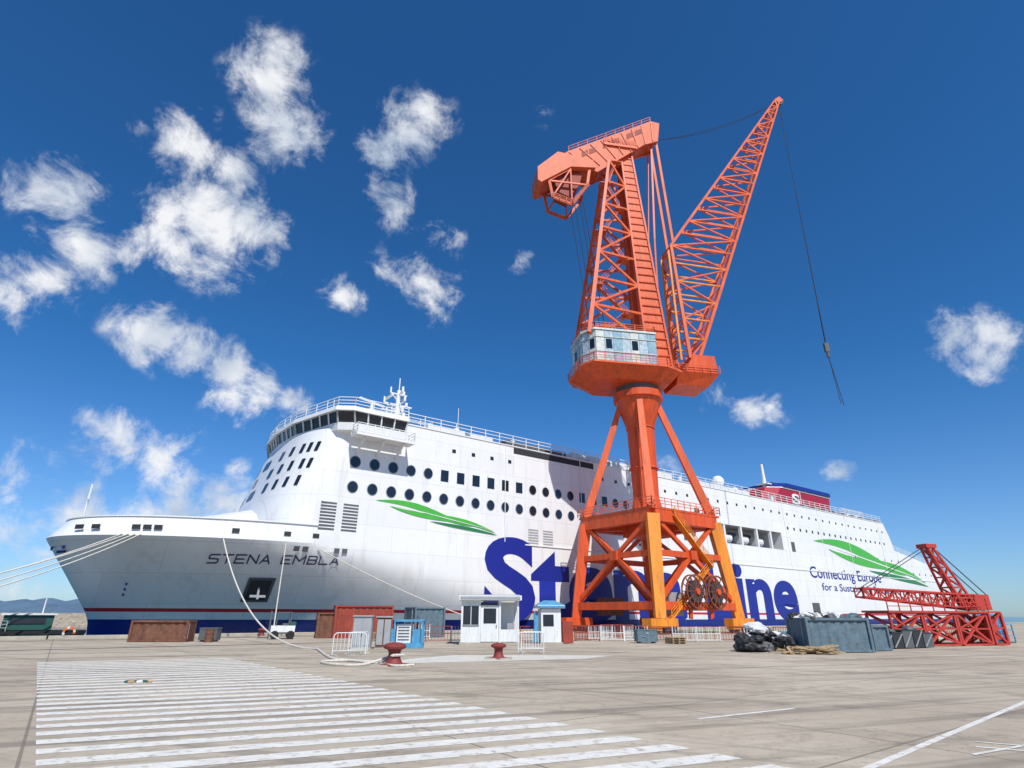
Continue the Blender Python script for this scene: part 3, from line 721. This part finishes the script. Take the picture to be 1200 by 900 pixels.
def bollard(loc,sc_=1):
    e=empty('mooring_bollard',loc);b=MB();n=20
    prof=[(.62,0),(.62,.06),(.36,.1),(.27,.25),(.25,.5),(.3,.6),(.46,.66),(.48,.74),(.42,.82),(.2,.88),(0.01,.89)]
    prof=[(r*sc_,z*sc_) for r,z in prof]
    for (r,z),(R,Z_) in zip(prof[:-1],prof[1:]):
        for i in range(n):
            t,u=2*math.pi*i/n,2*math.pi*(i+1)/n
            b.face([(r*math.cos(t),r*math.sin(t),z),(r*math.cos(u),r*math.sin(u),z),(R*math.cos(u),R*math.sin(u),Z_),(R*math.cos(t),R*math.sin(t),Z_)],'boll')
    o=b.obj('bollard_body',e,smooth=True);weld(o,50)
    c=MB();c.box((0,0,.03),(1.7*sc_,1.2*sc_,.06),'conc');c.obj('base',e)
bollard(B1,1.0);bollard(B2,.8)
for s in (-34,-14,14,40,66): bollard(L2W(s,QE-1.3,0),.8)
# ------------------------------------------------------------ kiosks
def kiosk():
    e=empty('guard_kiosk',(-1.5,43.8,0),.06);b=MB()
    b.box((0,1,.08),(4.3,2.6,.16),'conc')
    b.box((0,1,3.1),(4.5,3,.32),'pwhite');b.box((0,1,3.29),(4.2,2.7,.06),'grey');b.box((0,-.52,3.1),(4.3,.03,.18),'grey')
    for x in (-2,-.75,.7,2):
        for y in (-.1,2.1): b.box((x,y,1.55),(.14,.14,2.78),'pwhite')
    b.box((-1.37,-.1,.7),(1.12,.06,1.08),'pwhite');b.box((-1.37,-.1,1.9),(1.12,.03,1.3),'glass');b.box((-1.37,-.1,2.75),(1.12,.06,.4),'pwhite')
    b.box((-1.37,-.13,1.9),(.05,.04,1.3),'pwhite');b.box((-1.37,-.16,1.28),(1.2,.1,.06),'grey')
    b.box((0,2.13,1.5),(3.86,.06,2.7),'pwhite');b.box((-2,1,1.5),(.05,2.06,2.7),'pwhite');b.box((.6,1,1.5),(.05,2.06,2.7),'pwhite')
    b.box((-.02,-.08,1.4),(1.3,.05,2.4),'pwhite');b.box((-.02,-.12,1.9),(.9,.02,1.0),'glass');b.box((.45,-.14,1.2),(.06,.05,.2),'dgrey')
    b.box((1.35,-.1,.6),(1.15,.05,.8),'pwhite');b.box((1.4,1.6,.5),(1,.4,.08),'wood');b.box((1.5,.6,.8),(.5,.5,1.2),'grey')
    b.obj('kiosk_body',e,bevel=.01)
kiosk()
def kiosk2():
    e=empty('control_booth',(3.0,45.8,0),.1);b=MB()
    b.box((0,.8,1.25),(1.5,1.6,2.3),'pwhite');b.box((0,.8,2.55),(2.1,2.1,.22),'pwhite');b.box((0,-.27,2.55),(2.08,.03,.14),'pblue')
    b.box((-.2,-.02,1.6),(.8,.03,.8),'glass');b.box((.77,.8,1.6),(.03,1,.8),'glass');b.box((0,.8,.05),(1.7,1.8,.1),'conc')
    b.box((1.25,.3,.8),(.8,.6,1.5),'redbrown');b.box((-1.1,.3,1.15),(.3,.3,2.1),'pblue')
    b.hexa([(-1.04,-.24,2.662),(1.04,-.24,2.662),(1.04,1.84,2.662),(-1.04,1.84,2.662)],[(-.4,.5,3.0),(.4,.5,3.0),(.4,1.1,3.0),(-.4,1.1,3.0)],'pblue')
    b.obj('booth_body',e,bevel=.01)
kiosk2()
def cabinet(loc,w,h,k,rz=.1):
    e=empty('electrical_cabinet',loc,rz);b=MB()
    b.box((0,.4,h/2+.08),(w,.8,h),k);b.box((0,.4,h+.12),(w+.12,.95,.08),'grey');b.box((0,.4,.04),(w+.1,.9,.08),'conc')
    b.box((-w/4,-.02,h/2+.1),(w*.42,.03,h*.85),'grey');b.box((w/4,-.02,h/2+.1),(w*.42,.03,h*.85),'grey');b.box((0,-.05,h/2),(.04,.03,.2),'dgrey')
    b.obj('cabinet_body',e,bevel=.01)
cabinet((-9.0,37.2,0),1.1,1.75,'grey');cabinet((-7.9,38.2,0),.9,1.7,'rust',.2)
def genset():
    e=empty('generator_set',(-6.5,39,0),.08);b=MB()
    b.box((0,.8,.15),(1.9,1.5,.3),'pblue');b.box((0,.8,1.6),(1.9,1.5,.12),'pblue')
    for x in(-.88,.88):
        for y in (.1,1.5): b.box((x,y,.9),(.1,.1,1.4),'pblue')
    b.box((-.3,.8,.85),(.9,1.1,1.1),'pwhite');b.box((.5,.8,.7),(.5,.9,.8),'pblue')
    for i in range(5): b.box((-.3,.23,.5+i*.18),(.7,.03,.05),'dgrey')
    b.cyl((.5,.8,1.1),(.5,.8,1.9),.06,'dgrey')
    b.obj('genset_body',e)
genset()
def container(name,c,L,W,H,k,rz):
    e=empty(name,c,rz);b=MB();n=int(L/.28)
    def wall(f):
        for i in range(n):
            x0=-L/2+L*i/n;x1=-L/2+L*(i+1)/n;xm=(x0+x1)/2;d=.05
            b.face([f(x0,0,.15),f(x0,0,H-.12),f(xm,0,H-.12),f(xm,0,.15)],k) if i%2 else b.face([f(x0,d,.15),f(x0,d,H-.12),f(xm,d,H-.12),f(xm,d,.15)],k)
            b.face([f(xm,d if i%2==0 else 0,.15),f(xm,d if i%2==0 else 0,H-.12),f(x1,0 if i%2==0 else d,H-.12),f(x1,0 if i%2==0 else d,.15)],k)
    wall(lambda x,d,z:(x,-W/2+.03+d,z));wall(lambda x,d,z:(x,W/2-.03-d,z))
    for x in(-L/2,L/2):
        b.box((x,0,H/2),(.06,W-.1,H-.1),k)
        for y in(-W/2,W/2): b.box((x,y,H/2),(.16,.16,H),k)
        b.beam((x+math.copysign(.06,x),-.5,.2),(x+math.copysign(.06,x),-.5,H-.2),.05,.05,'grey')
        for z in (.1,H-.08): b.box((x,0,z),(.13,W-.17,.13),k)
    for y in(-W/2,W/2):
        for z in(.1,H-.08): b.box((0,y,z),(L-.17,.13,.13),k)
    b.box((0,0,H-.05),(L-.2,W-.2,.06),k)
    b.obj('container_body',e)
container('shipping_container',(-13.6,56,0),5,2.4,2.7,'redbrown',.35)
container('shipping_container',(-16.6,55.2,0),1.6,2.4,2.1,'rust',.35)
container('shipping_container',(-8.2,58,0),3,2.2,2.6,'pblue2',.6)
container('steel_skip',(-26.2,46.4,0),3.9,1.4,1.5,'rust',.12)
container('waste_skip',(19.2,37.2,0),4.0,1.8,1.9,'pblue2',.15)
container('waste_skip',(22.6,39.0,0),1.6,1.5,1.5,'pblue2',.5)
def cart():
    e=empty('forklift_truck',(-19.3,52,0),.4);b=MB()
    b.box((0,0,.75),(1.9,1.1,.6),'pwhite');b.box((.75,0,1.1),(.5,1,.5),'tugg');b.box((0,0,.48),(1.92,1.12,.14),'dgrey')
    for x in (-.6,.6):
        for y in (-.45,.45): b.beam((x,y,1),(x*.8,y,2.05),.07,.07,'dgrey')
    b.box((0,0,2.08),(1.2,1.05,.07),'dgrey');b.box((.2,0,1.15),(.5,.6,.15),'dgrey');b.box((.45,0,1.4),(.1,.6,.5),'dgrey')
    for x in(-.6,.65):
        for y in(-.55,.55): b.cyl((x,y-.1,.33),(x,y+.1,.33),.33,'rubber',n=16)
    for y in(-.3,.3): b.beam((-1.05,y,.1),(-1.05,y,2.2),.1,.1,'dgrey');b.beam((-1.05,y,.12),(-1.9,y,.12),.1,.05,'dgrey')
    b.obj('forklift_body',e)
cart()
def barrier(x,y,L,rz,h=1.15,k='pwhite',k2='redbrown',nm='safety_fence'):
    e=empty(nm,(x,y,0),rz);b=MB();n=int(L/2)
    for i in range(n):
        x0=i*2+.04;x1=i*2+1.96;kk=k if i%3 else k2
        dz=random.uniform(-.04,.04);yy=random.uniform(-.12,.12)
        for X in (x0,x1): b.beam((X,yy,0),(X,yy,h+dz),.06,.06,kk)
        for z in (h,h*.55,.15): b.beam((x0,yy,z+dz),(x1,yy,z+dz),.05,.05,k2 if z==h else kk)
        for j in range(1,8): xx=lerp(x0,x1,j/8);b.beam((xx,yy,.15),(xx,yy,h),.03,.03,k2 if j%3==0 else kk)
        b.beam((x1,yy-.3,.03),(x1,yy+.3,.03),.06,.05,kk)
    b.obj('fence_panels',e)
barrier(5.3,50.5,16,.04);barrier(5.3,50.5,10,.9);barrier(-6.6,47.5,4,.1);barrier(.7,47,4,.1);barrier(21.6,50.8,20,.25);barrier(-13,53,6,.2)
def loop(x,y,rz,L=1.7):
    e=empty('crowd_barrier',(x,y,0),rz);b=MB()
    P=[(0,0,.05),(0,0,.95),(.12,0,1.08),(L-.12,0,1.08),(L,0,.95),(L,0,.05)]
    b.tube([Vector(p) for p in P],.025,'pwhite',6);b.beam((0,0,.25),(L,0,.25),.03,.03,'pwhite')
    for i in range(1,9): b.beam((L*i/9,0,.25),(L*i/9,0,1.07),.018,.018,'pwhite')
    for X in(.15,L-.15): b.beam((X,-.3,.02),(X,.3,.02),.04,.03,'pwhite')
    b.obj('barrier_frame',e)
loop(-9.1,31.8,.5);loop(-8.6,33,1.2);loop(.4,34.2,.3,1.5);loop(.6,35.6,-.3,1.3)
def bag(mb,c,r,k,seed):
    n=9
    def P(i,j):
        th=math.pi*i/(n-1);ph=2*math.pi*(j%14)/14
        d=Vector((math.sin(th)*math.cos(ph),math.sin(th)*math.sin(ph),math.cos(th)))
        f=1+.45*noise.noise(d*1.7+Vector((seed,0,0)))
        return Vector(c)+Vector((d.x*r[0]*f,d.y*r[1]*f,max(-c[2],d.z*r[2]*f)))
    for i in range(n-1):
        for j in range(14): mb.face([P(i,j),P(i+1,j),P(i+1,j+1),P(i,j+1)],k)
tr=empty('rubbish_pile',(15.2,37,0));b=MB()
for i in range(30):
    x=random.uniform(-1.5,1.4);y=random.uniform(-.7,.9);hh=max(.2,1.5-abs(x)*.6)
    z=random.uniform(.15,hh);k='bagw' if z>1.0 else random.choice(['bagk','bagk','bagk','dgrey','bagk','bagw'])
    bag(b,(x,y,z),(random.uniform(.3,.65),random.uniform(.3,.5),random.uniform(.2,.42)),k,i*3.3)
b.obj('bags',tr)
wd=empty('timber_pile',(16.8,35.2,0));b=MB()
for i in range(56):
    x=random.uniform(-1.4,1.4);y=random.uniform(-.6,.6);z=random.uniform(.04,.45)*(1-abs(x)/2.2);a=random.gauss(.1,.5);L=random.uniform(.6,1.9)
    d=Vector((math.cos(a)*L/2,math.sin(a)*L/2,random.uniform(-.12,.2)));c=Vector((x,y,max(.06,z)))
    p,q=c-d,c+d;p.z=max(.03,p.z);q.z=max(.03,q.z);b.beam(p,q,random.uniform(.05,.16),random.uniform(.03,.08),'wood')
b.obj('planks',wd)
sk=empty('scrap_load',(19.2,37.2,1.8),.15);b=MB()
for i in range(22): bag(b,(random.uniform(-1.8,1.8),random.uniform(-.7,.7),random.uniform(0,.2)),(.4,.35,.25),random.choice(['bagk','pblue2','bagw','dgrey','rust']),i*1.7+50)
b.obj('scrap',sk)
dk2=empty('steel_crate_row',(24.8,41,0),.42);b=MB()
for i in range(6):
    x=i*1.05-1.5;h=random.uniform(.75,1.05)
    b.box((x,0,h/2+.05),(.95,1,h),'dgrey' if i%2 else 'bagk');b.box((x,0,h+.08),(1.0,1.05,.06),'steel')
    b.beam((x-.47,-.53,.1),(x+.47,-.53,h),.05,.05,'grey')
    if i%2==0: bag(b,(x,0,h+.15),(.4,.4,.2),'dgrey',i)
b.obj('crates',dk2)
rc=empty('lattice_boom_crane',(31,45.5,0),.25);b=MB()
for x0 in (-4.4,-1.4,1.6):
    y0=-1
    b.lattice([(x0,y0,.1),(x0+2.8,y0,.1),(x0+2.8,y0+2,.1),(x0,y0+2,.1)],[(x0,y0,2.2),(x0+2.8,y0,2.2),(x0+2.8,y0+2,2.2),(x0,y0+2,2.2)],2,.16,.1,'tred')
    b.beam((x0,y0,.1),(x0+2.8,y0,2.2),.14,.14,'tred');b.beam((x0+2.8,y0,.1),(x0,y0,2.2),.14,.14,'tred')
b.box((0,0,2.3),(9.2,2.4,.14),'tred');rail(b,[(-4.6,-1.2),(4.6,-1.2)],2.37,.9,1,'tred',.05)
b.lattice([(-5.6,-.4,3.3),(-5.6,.4,3.3),(-5.6,.4,3.9),(-5.6,-.4,3.9)],[(5,-.6,2.45),(5,.6,2.45),(5,.6,3.5),(5,-.6,3.5)],15,.12,.07,'tred')
b.lattice([(3.2,-.6,2.6),(4.4,-.6,2.6),(4.4,.6,2.6),(3.2,.6,2.6)],[(1.5,-.3,7.0),(2.0,-.3,7.0),(2.0,.3,7.0),(1.5,.3,7.0)],6,.14,.09,'tred')
b.box((1.75,0,7.1),(1,.9,.3),'tred')
for y in(-.3,.3):
    b.cyl((1.9,y,7.1),(6.2,y,3.4),.04,'steel',n=5);b.cyl((1.8,y,7.1),(-5.4,y,3.8),.03,'steel',n=5)
b.box((5.0,0,3),(1.4,1.4,1.1),'tred')
b.lattice([(4.7,-1,.1),(5.9,-1,.1),(5.9,1,.1),(4.7,1,.1)],[(4.7,-1,2.3),(5.9,-1,2.3),(5.9,1,2.3),(4.7,1,2.3)],2,.18,.12,'tred')
b.box((5.3,0,1.2),(.8,1.4,1.6),'tred')
b.obj('crane_lattice',rc)
gb=empty('gas_tank_rack',(38.5,50,0),.3);b=MB()
for i in range(4): b.cyl((i*.7,0,.1),(i*.7,0,1.9),.3,'pblue',n=14);b.sphere((i*.7,0,1.9),.3,'pblue')
b.box((1,0,.06),(3,1,.1),'dgrey');rail(b,[(-.4,-.5),(2.5,-.5)],.1,1.3,1,'pblue',.06)
b.obj('tanks',gb)
# quay-side clutter
def pallet(x,y,rz,n):
    e=empty('pallet_stack',(x,y,0),rz);b=MB()
    for i in range(n):
        z=.15*i
        for j in range(5): b.box((0,-.5+j*.25,z+.13),(1.2,.16,.025),'wood')
        for j in (-.52,0,.52): b.box((j,0,z+.06),(.1,1.1,.1),'wood')
    b.obj('pallets',e)
pallet(12.5,47,.3,3);pallet(22.5,46.8,.7,5);pallet(-11.2,50.5,.2,4);pallet(24.3,47.4,.2,2)
def drum(x,y,k):
    e=empty('oil_drum',(x,y,0));b=MB();b.cyl((0,0,0),(0,0,.88),.29,k,n=16)
    for z in (.02,.3,.58,.86): b.cyl((0,0,z-.015),(0,0,z+.015),.305,k,n=16)
    b.obj('drum',e)
for x,y,k in ((20.7,47,'pblue'),(21.4,47.2,'rust'),(20.9,47.7,'pblue'),(-10.1,49.2,'rust'),(-9.5,49.4,'pblue'),(-22.4,45.9,'rust')): drum(x,y,k)
def toolbox(x,y,rz,L,k):
    e=empty('tool_chest',(x,y,0),rz);b=MB();b.box((0,0,.5),(L,.9,.8),k);b.box((0,0,.93),(L+.06,.96,.08),k)
    for j in (-L*.35,L*.35): b.box((j,0,.05),(.12,.8,.1),'dgrey')
    b.box((0,-.47,.7),(.2,.03,.12),'grey');b.beam((-L*.3,-.48,.45),(-L*.1,-.48,.45),.03,.03,'grey');b.obj('chest',e,bevel=.015)
toolbox(10.4,47.6,.1,1.6,'pblue2');toolbox(23.2,44.5,.4,1.8,'redbrown');toolbox(-22.9,47,.1,1.3,'dgrey')
lt=empty('rope_scrap',(-11.5,19.6,0));b=MB()
for i in range(9): bag(b,(random.uniform(-.3,.3),random.uniform(-.12,.12),.04),(.12,.06,.04),random.choice(['wood','tugg','bagw','rust','wood']),i)
b.obj('scrap_bits',lt)
# ------------------------------------------------------------ boat, breakwater, hills
bt=empty('work_boat',L2W(-33.2,8.6,1.0),QA,1.4);b=MB()
H0=[(-4.6,0),(-3.2,-1.4),(3.8,-1.5),(4.2,-1.1),(4.2,1.1),(3.8,1.5),(-3.2,1.4)]
b.hexa([(x*.9,y*.8,-3.3) for x,y in H0],[(x,y,-.6) for x,y in H0],'tugg');b.hexa([(x*1.01,y*1.03,-.598) for x,y in H0],[(x*1.01,y*1.03,-.4) for x,y in H0],'rubber')
b.box((1,0,.1),(2.6,1.9,.9),'tugg');b.box((1,0,.6),(2.9,2.2,.1),'pwhite');b.box((1,-.98,.2),(1.8,.04,.35),'glass')
for x in(-3,-1.4,.3,2,3.4):
    for i in range(10):
        t,u=2*math.pi*i/10,2*math.pi*(i+1)/10
        b.beam((x+.4*math.cos(t),-1.68,-1+.4*math.sin(t)),(x+.4*math.cos(u),-1.68,-1+.4*math.sin(u)),.18,.18,'rubber')
for i in range(12):
    t,u=2*math.pi*i/12,2*math.pi*(i+1)/12
    b.beam((3.3+.3*math.cos(t),-1.6,-.5+.3*math.sin(t)),(3.3+.3*math.cos(u),-1.6,-.5+.3*math.sin(u)),.13,.13,'lifeb' if i%3 else 'pwhite')
b.cyl((1.6,0,.6),(1.6,0,1.6),.04,'pwhite');rail(b,[(-4.2,0,-.4),(-3.2,-1.3,-.4),(.0,-1.4,-.4)],0,.6,1,'grey',.04)
b.obj('boat_hull',bt)
bw=MB()
def strip_terrain(mb,x0,x1,y,h,w,n,k,seed,lo,amp):
    prev=None
    for i in range(n+1):
        x=lerp(x0,x1,i/n);hh=h*(1-amp+amp*(noise.fractal(Vector((i*.11,seed,0)),1,2,5)+.9))
        yy=y+noise.noise(Vector((i*.2,seed+5,0)))*w*.1
        cur=[(x,yy-w/2,lo),(x,yy-w/5,lo+(hh-lo)*.6),(x,yy,hh),(x,yy+w/2,lo)]
        if prev:
            for a in range(3): mb.face([prev[a],cur[a],cur[a+1],prev[a+1]],k)
        prev=cur
strip_terrain(bw,-900,-120,230,1.9,16,240,'rock',3,-3.2,.12);bw.obj('breakwater')
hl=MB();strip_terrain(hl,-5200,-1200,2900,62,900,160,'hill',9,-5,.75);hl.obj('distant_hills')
# ------------------------------------------------------------ LIGHT
EL=math.radians(50);sd_=Vector((.38,-.925,0)).normalized();sv=Vector((sd_.x*math.cos(EL),sd_.y*math.cos(EL),math.sin(EL)))
sun=bpy.data.lights.new('sun','SUN');sun.energy=4.7;sun.angle=math.radians(.5);sun.color=(1,.96,.89)
so=bpy.data.objects.new('sun',sun);so.rotation_euler=sv.to_track_quat('Z','Y').to_euler();COL.objects.link(so)
W=bpy.data.worlds.new('World');scene.world=W;W.use_nodes=True;nt=W.node_tree;N=nt.nodes;K=nt.links
W.cycles.sampling_method='MANUAL';W.cycles.sample_map_resolution=256
bg=N['Background'];bg.inputs['Strength'].default_value=.105
sky=N.new('ShaderNodeTexSky');sky.sky_type='NISHITA';sky.sun_disc=False;sky.sun_elevation=EL;sky.sun_rotation=math.atan2(sd_.x,sd_.y);sky.dust_density=.3;sky.ozone_density=3;sky.air_density=1
tc=N.new('ShaderNodeTexCoord')
nrm=N.new('ShaderNodeVectorMath');nrm.operation='NORMALIZE';K.new(tc.outputs['Generated'],nrm.inputs[0])
sxyz=N.new('ShaderNodeSeparateXYZ');K.new(nrm.outputs[0],sxyz.inputs[0])
gr=N.new('ShaderNodeMapRange');gr.interpolation_type='SMOOTHSTEP';gr.inputs[1].default_value=0;gr.inputs[2].default_value=.42;K.new(sxyz.outputs['Z'],gr.inputs[0])
tint=N.new('ShaderNodeMix');tint.data_type='RGBA';tint.inputs['A'].default_value=(.62,.88,1.25,1);tint.inputs['B'].default_value=(.25,.73,1.15,1);K.new(gr.outputs[0],tint.inputs['Factor'])
hs=N.new('ShaderNodeMix');hs.data_type='RGBA';hs.blend_type='MULTIPLY';hs.inputs['Factor'].default_value=1;K.new(tint.outputs['Result'],hs.inputs['B']);K.new(sky.outputs[0],hs.inputs['A'])
def noi(s,d,r,dist=0,off=(0,0,0)):
    mp=N.new('ShaderNodeMapping');mp.inputs['Location'].default_value=off;K.new(nrm.outputs[0],mp.inputs[0])
    n=N.new('ShaderNodeTexNoise');n.inputs['Scale'].default_value=s;n.inputs['Detail'].default_value=d;n.inputs['Roughness'].default_value=r;n.inputs['Distortion'].default_value=dist;K.new(mp.outputs[0],n.inputs['Vector']);return n
wn_=noi(9,3,.6)
sub=N.new('ShaderNodeVectorMath');sub.operation='SUBTRACT';K.new(wn_.outputs['Color'],sub.inputs[0]);sub.inputs[1].default_value=(.5,.5,.5)
scl=N.new('ShaderNodeVectorMath');scl.operation='SCALE';K.new(sub.outputs[0],scl.inputs[0]);scl.inputs['Scale'].default_value=.075
add=N.new('ShaderNodeVectorMath');add.operation='ADD';K.new(nrm.outputs[0],add.inputs[0]);K.new(scl.outputs[0],add.inputs[1])
CL=[((-282,478,580),48,1),((-262,500,525),44,1),((-385,508,505),42,.9),((-340,520,480),36,.85),
((-400,545,415),44,1.05),((-350,548,410),56,1.15),((-300,545,415),44,1.05),((-430,550,400),32,.9),((-530,525,460),44,1),((-510,548,400),44,1),((-560,570,355),40,.95),((-590,575,335),38,.9),
((-125,500,525),42,.85),((-155,512,490),38,.8),((-150,525,455),38,.8),((-95,495,530),32,.75),((-85,545,415),28,.72),((-110,565,365),40,.74),((-90,572,345),36,.77),((-195,575,342),22,.75),((-150,560,375),24,.6),
((-430,590,310),36,1),((-385,598,285),36,1),((-340,605,262),34,1),((-300,618,235),38,1.05),((-330,615,240),32,1),((-265,622,225),26,.9),
((-460,640,180),40,.95),((-410,648,160),42,1),((-380,655,145),36,.9),((-490,635,195),26,.8),((-580,650,158),34,.9),((-600,655,140),34,.85),((-500,668,112),38,.95),((-455,670,105),42,1),((-330,660,128),34,1),((-300,664,120),32,.9),((-390,668,112),34,.85),((-580,676,85),46,.85),((-540,680,78),34,.8),((-560,690,55),46,.75),((-590,700,35),55,.75),((-500,690,60),40,.7),((-420,690,60),40,.65),
((520,592,298),36,.92),((560,590,305),34,.9),((545,600,280),36,.92),((240,614,240),28,.72),((270,620,228),30,.75),((300,622,222),20,.6),((380,650,157),18,.8),((35,485,550),20,.55),((200,655,145),28,.78),((10,560,380),16,.5)]
acc=None
for d,r,amp in CL:
    d=Vector(d);rr=r/d.length*1.45;d.normalize()
    ds=N.new('ShaderNodeVectorMath');ds.operation='DISTANCE';K.new(add.outputs[0],ds.inputs[0]);ds.inputs[1].default_value=d
    mr=N.new('ShaderNodeMath');mr.operation='MULTIPLY_ADD';K.new(ds.outputs['Value'],mr.inputs[0]);mr.inputs[1].default_value=-amp/rr;mr.inputs[2].default_value=amp
    if acc is None: acc=mr.outputs[0]
    else:
        mm=N.new('ShaderNodeMath');mm.operation='MAXIMUM';K.new(acc,mm.inputs[0]);K.new(mr.outputs[0],mm.inputs[1]);acc=mm.outputs[0]
def math_(op,a,b):
    m=N.new('ShaderNodeMath');m.operation=op
    for i,x in enumerate((a,b)):
        if isinstance(x,(int,float)):m.inputs[i].default_value=x
        else:K.new(x,m.inputs[i])
    return m.outputs[0]
acc=math_('MAXIMUM',acc,0)
fn1=noi(13,7,.68,.3)
dens=math_('ADD',acc,math_('MULTIPLY',math_('SUBTRACT',fn1.outputs['Fac'],.5),2.5))
cf=N.new('ShaderNodeMapRange');cf.interpolation_type='SMOOTHSTEP';cf.inputs[1].default_value=.2;cf.inputs[2].default_value=.98;K.new(dens,cf.inputs[0])
gate=N.new('ShaderNodeMapRange');gate.inputs[1].default_value=.01;gate.inputs[2].default_value=.3;K.new(acc,gate.inputs[0])
cover=math_('MULTIPLY',math_('MULTIPLY',cf.outputs[0],gate.outputs[0]),.97)
shade=noi(8,3,.6,0,(0,0,.05))
cc=N.new('ShaderNodeMix');cc.data_type='RGBA';cc.inputs['A'].default_value=(5.0,5.8,7.0,1);cc.inputs['B'].default_value=(8.9,9.0,9.2,1)
sr=N.new('ShaderNodeMapRange');sr.inputs[1].default_value=.35;sr.inputs[2].default_value=.58;K.new(shade.outputs['Fac'],sr.inputs[0]);K.new(sr.outputs[0],cc.inputs['Factor'])
fin=N.new('ShaderNodeMix');fin.data_type='RGBA';K.new(cover,fin.inputs['Factor']);K.new(hs.outputs['Result'],fin.inputs['A']);K.new(cc.outputs['Result'],fin.inputs['B'])
K.new(fin.outputs['Result'],bg.inputs['Color'])
# ------------------------------------------------------------ CAMERA
cam=bpy.data.cameras.new('camera');cam.sensor_width=36;cam.lens=661/1200*36;cam.clip_end=20000;cam.clip_start=.1
co=bpy.data.objects.new('camera',cam);COL.objects.link(co)
pitch=math.atan(270/661)
co.matrix_world=Matrix.Translation((0,0,2))@Matrix.Rotation(math.pi/2+pitch,4,'X')@Matrix.Rotation(math.radians(.25),4,'Z')
scene.camera=co
scene.view_settings.view_transform='Standard';scene.view_settings.look='None';scene.view_settings.exposure=0
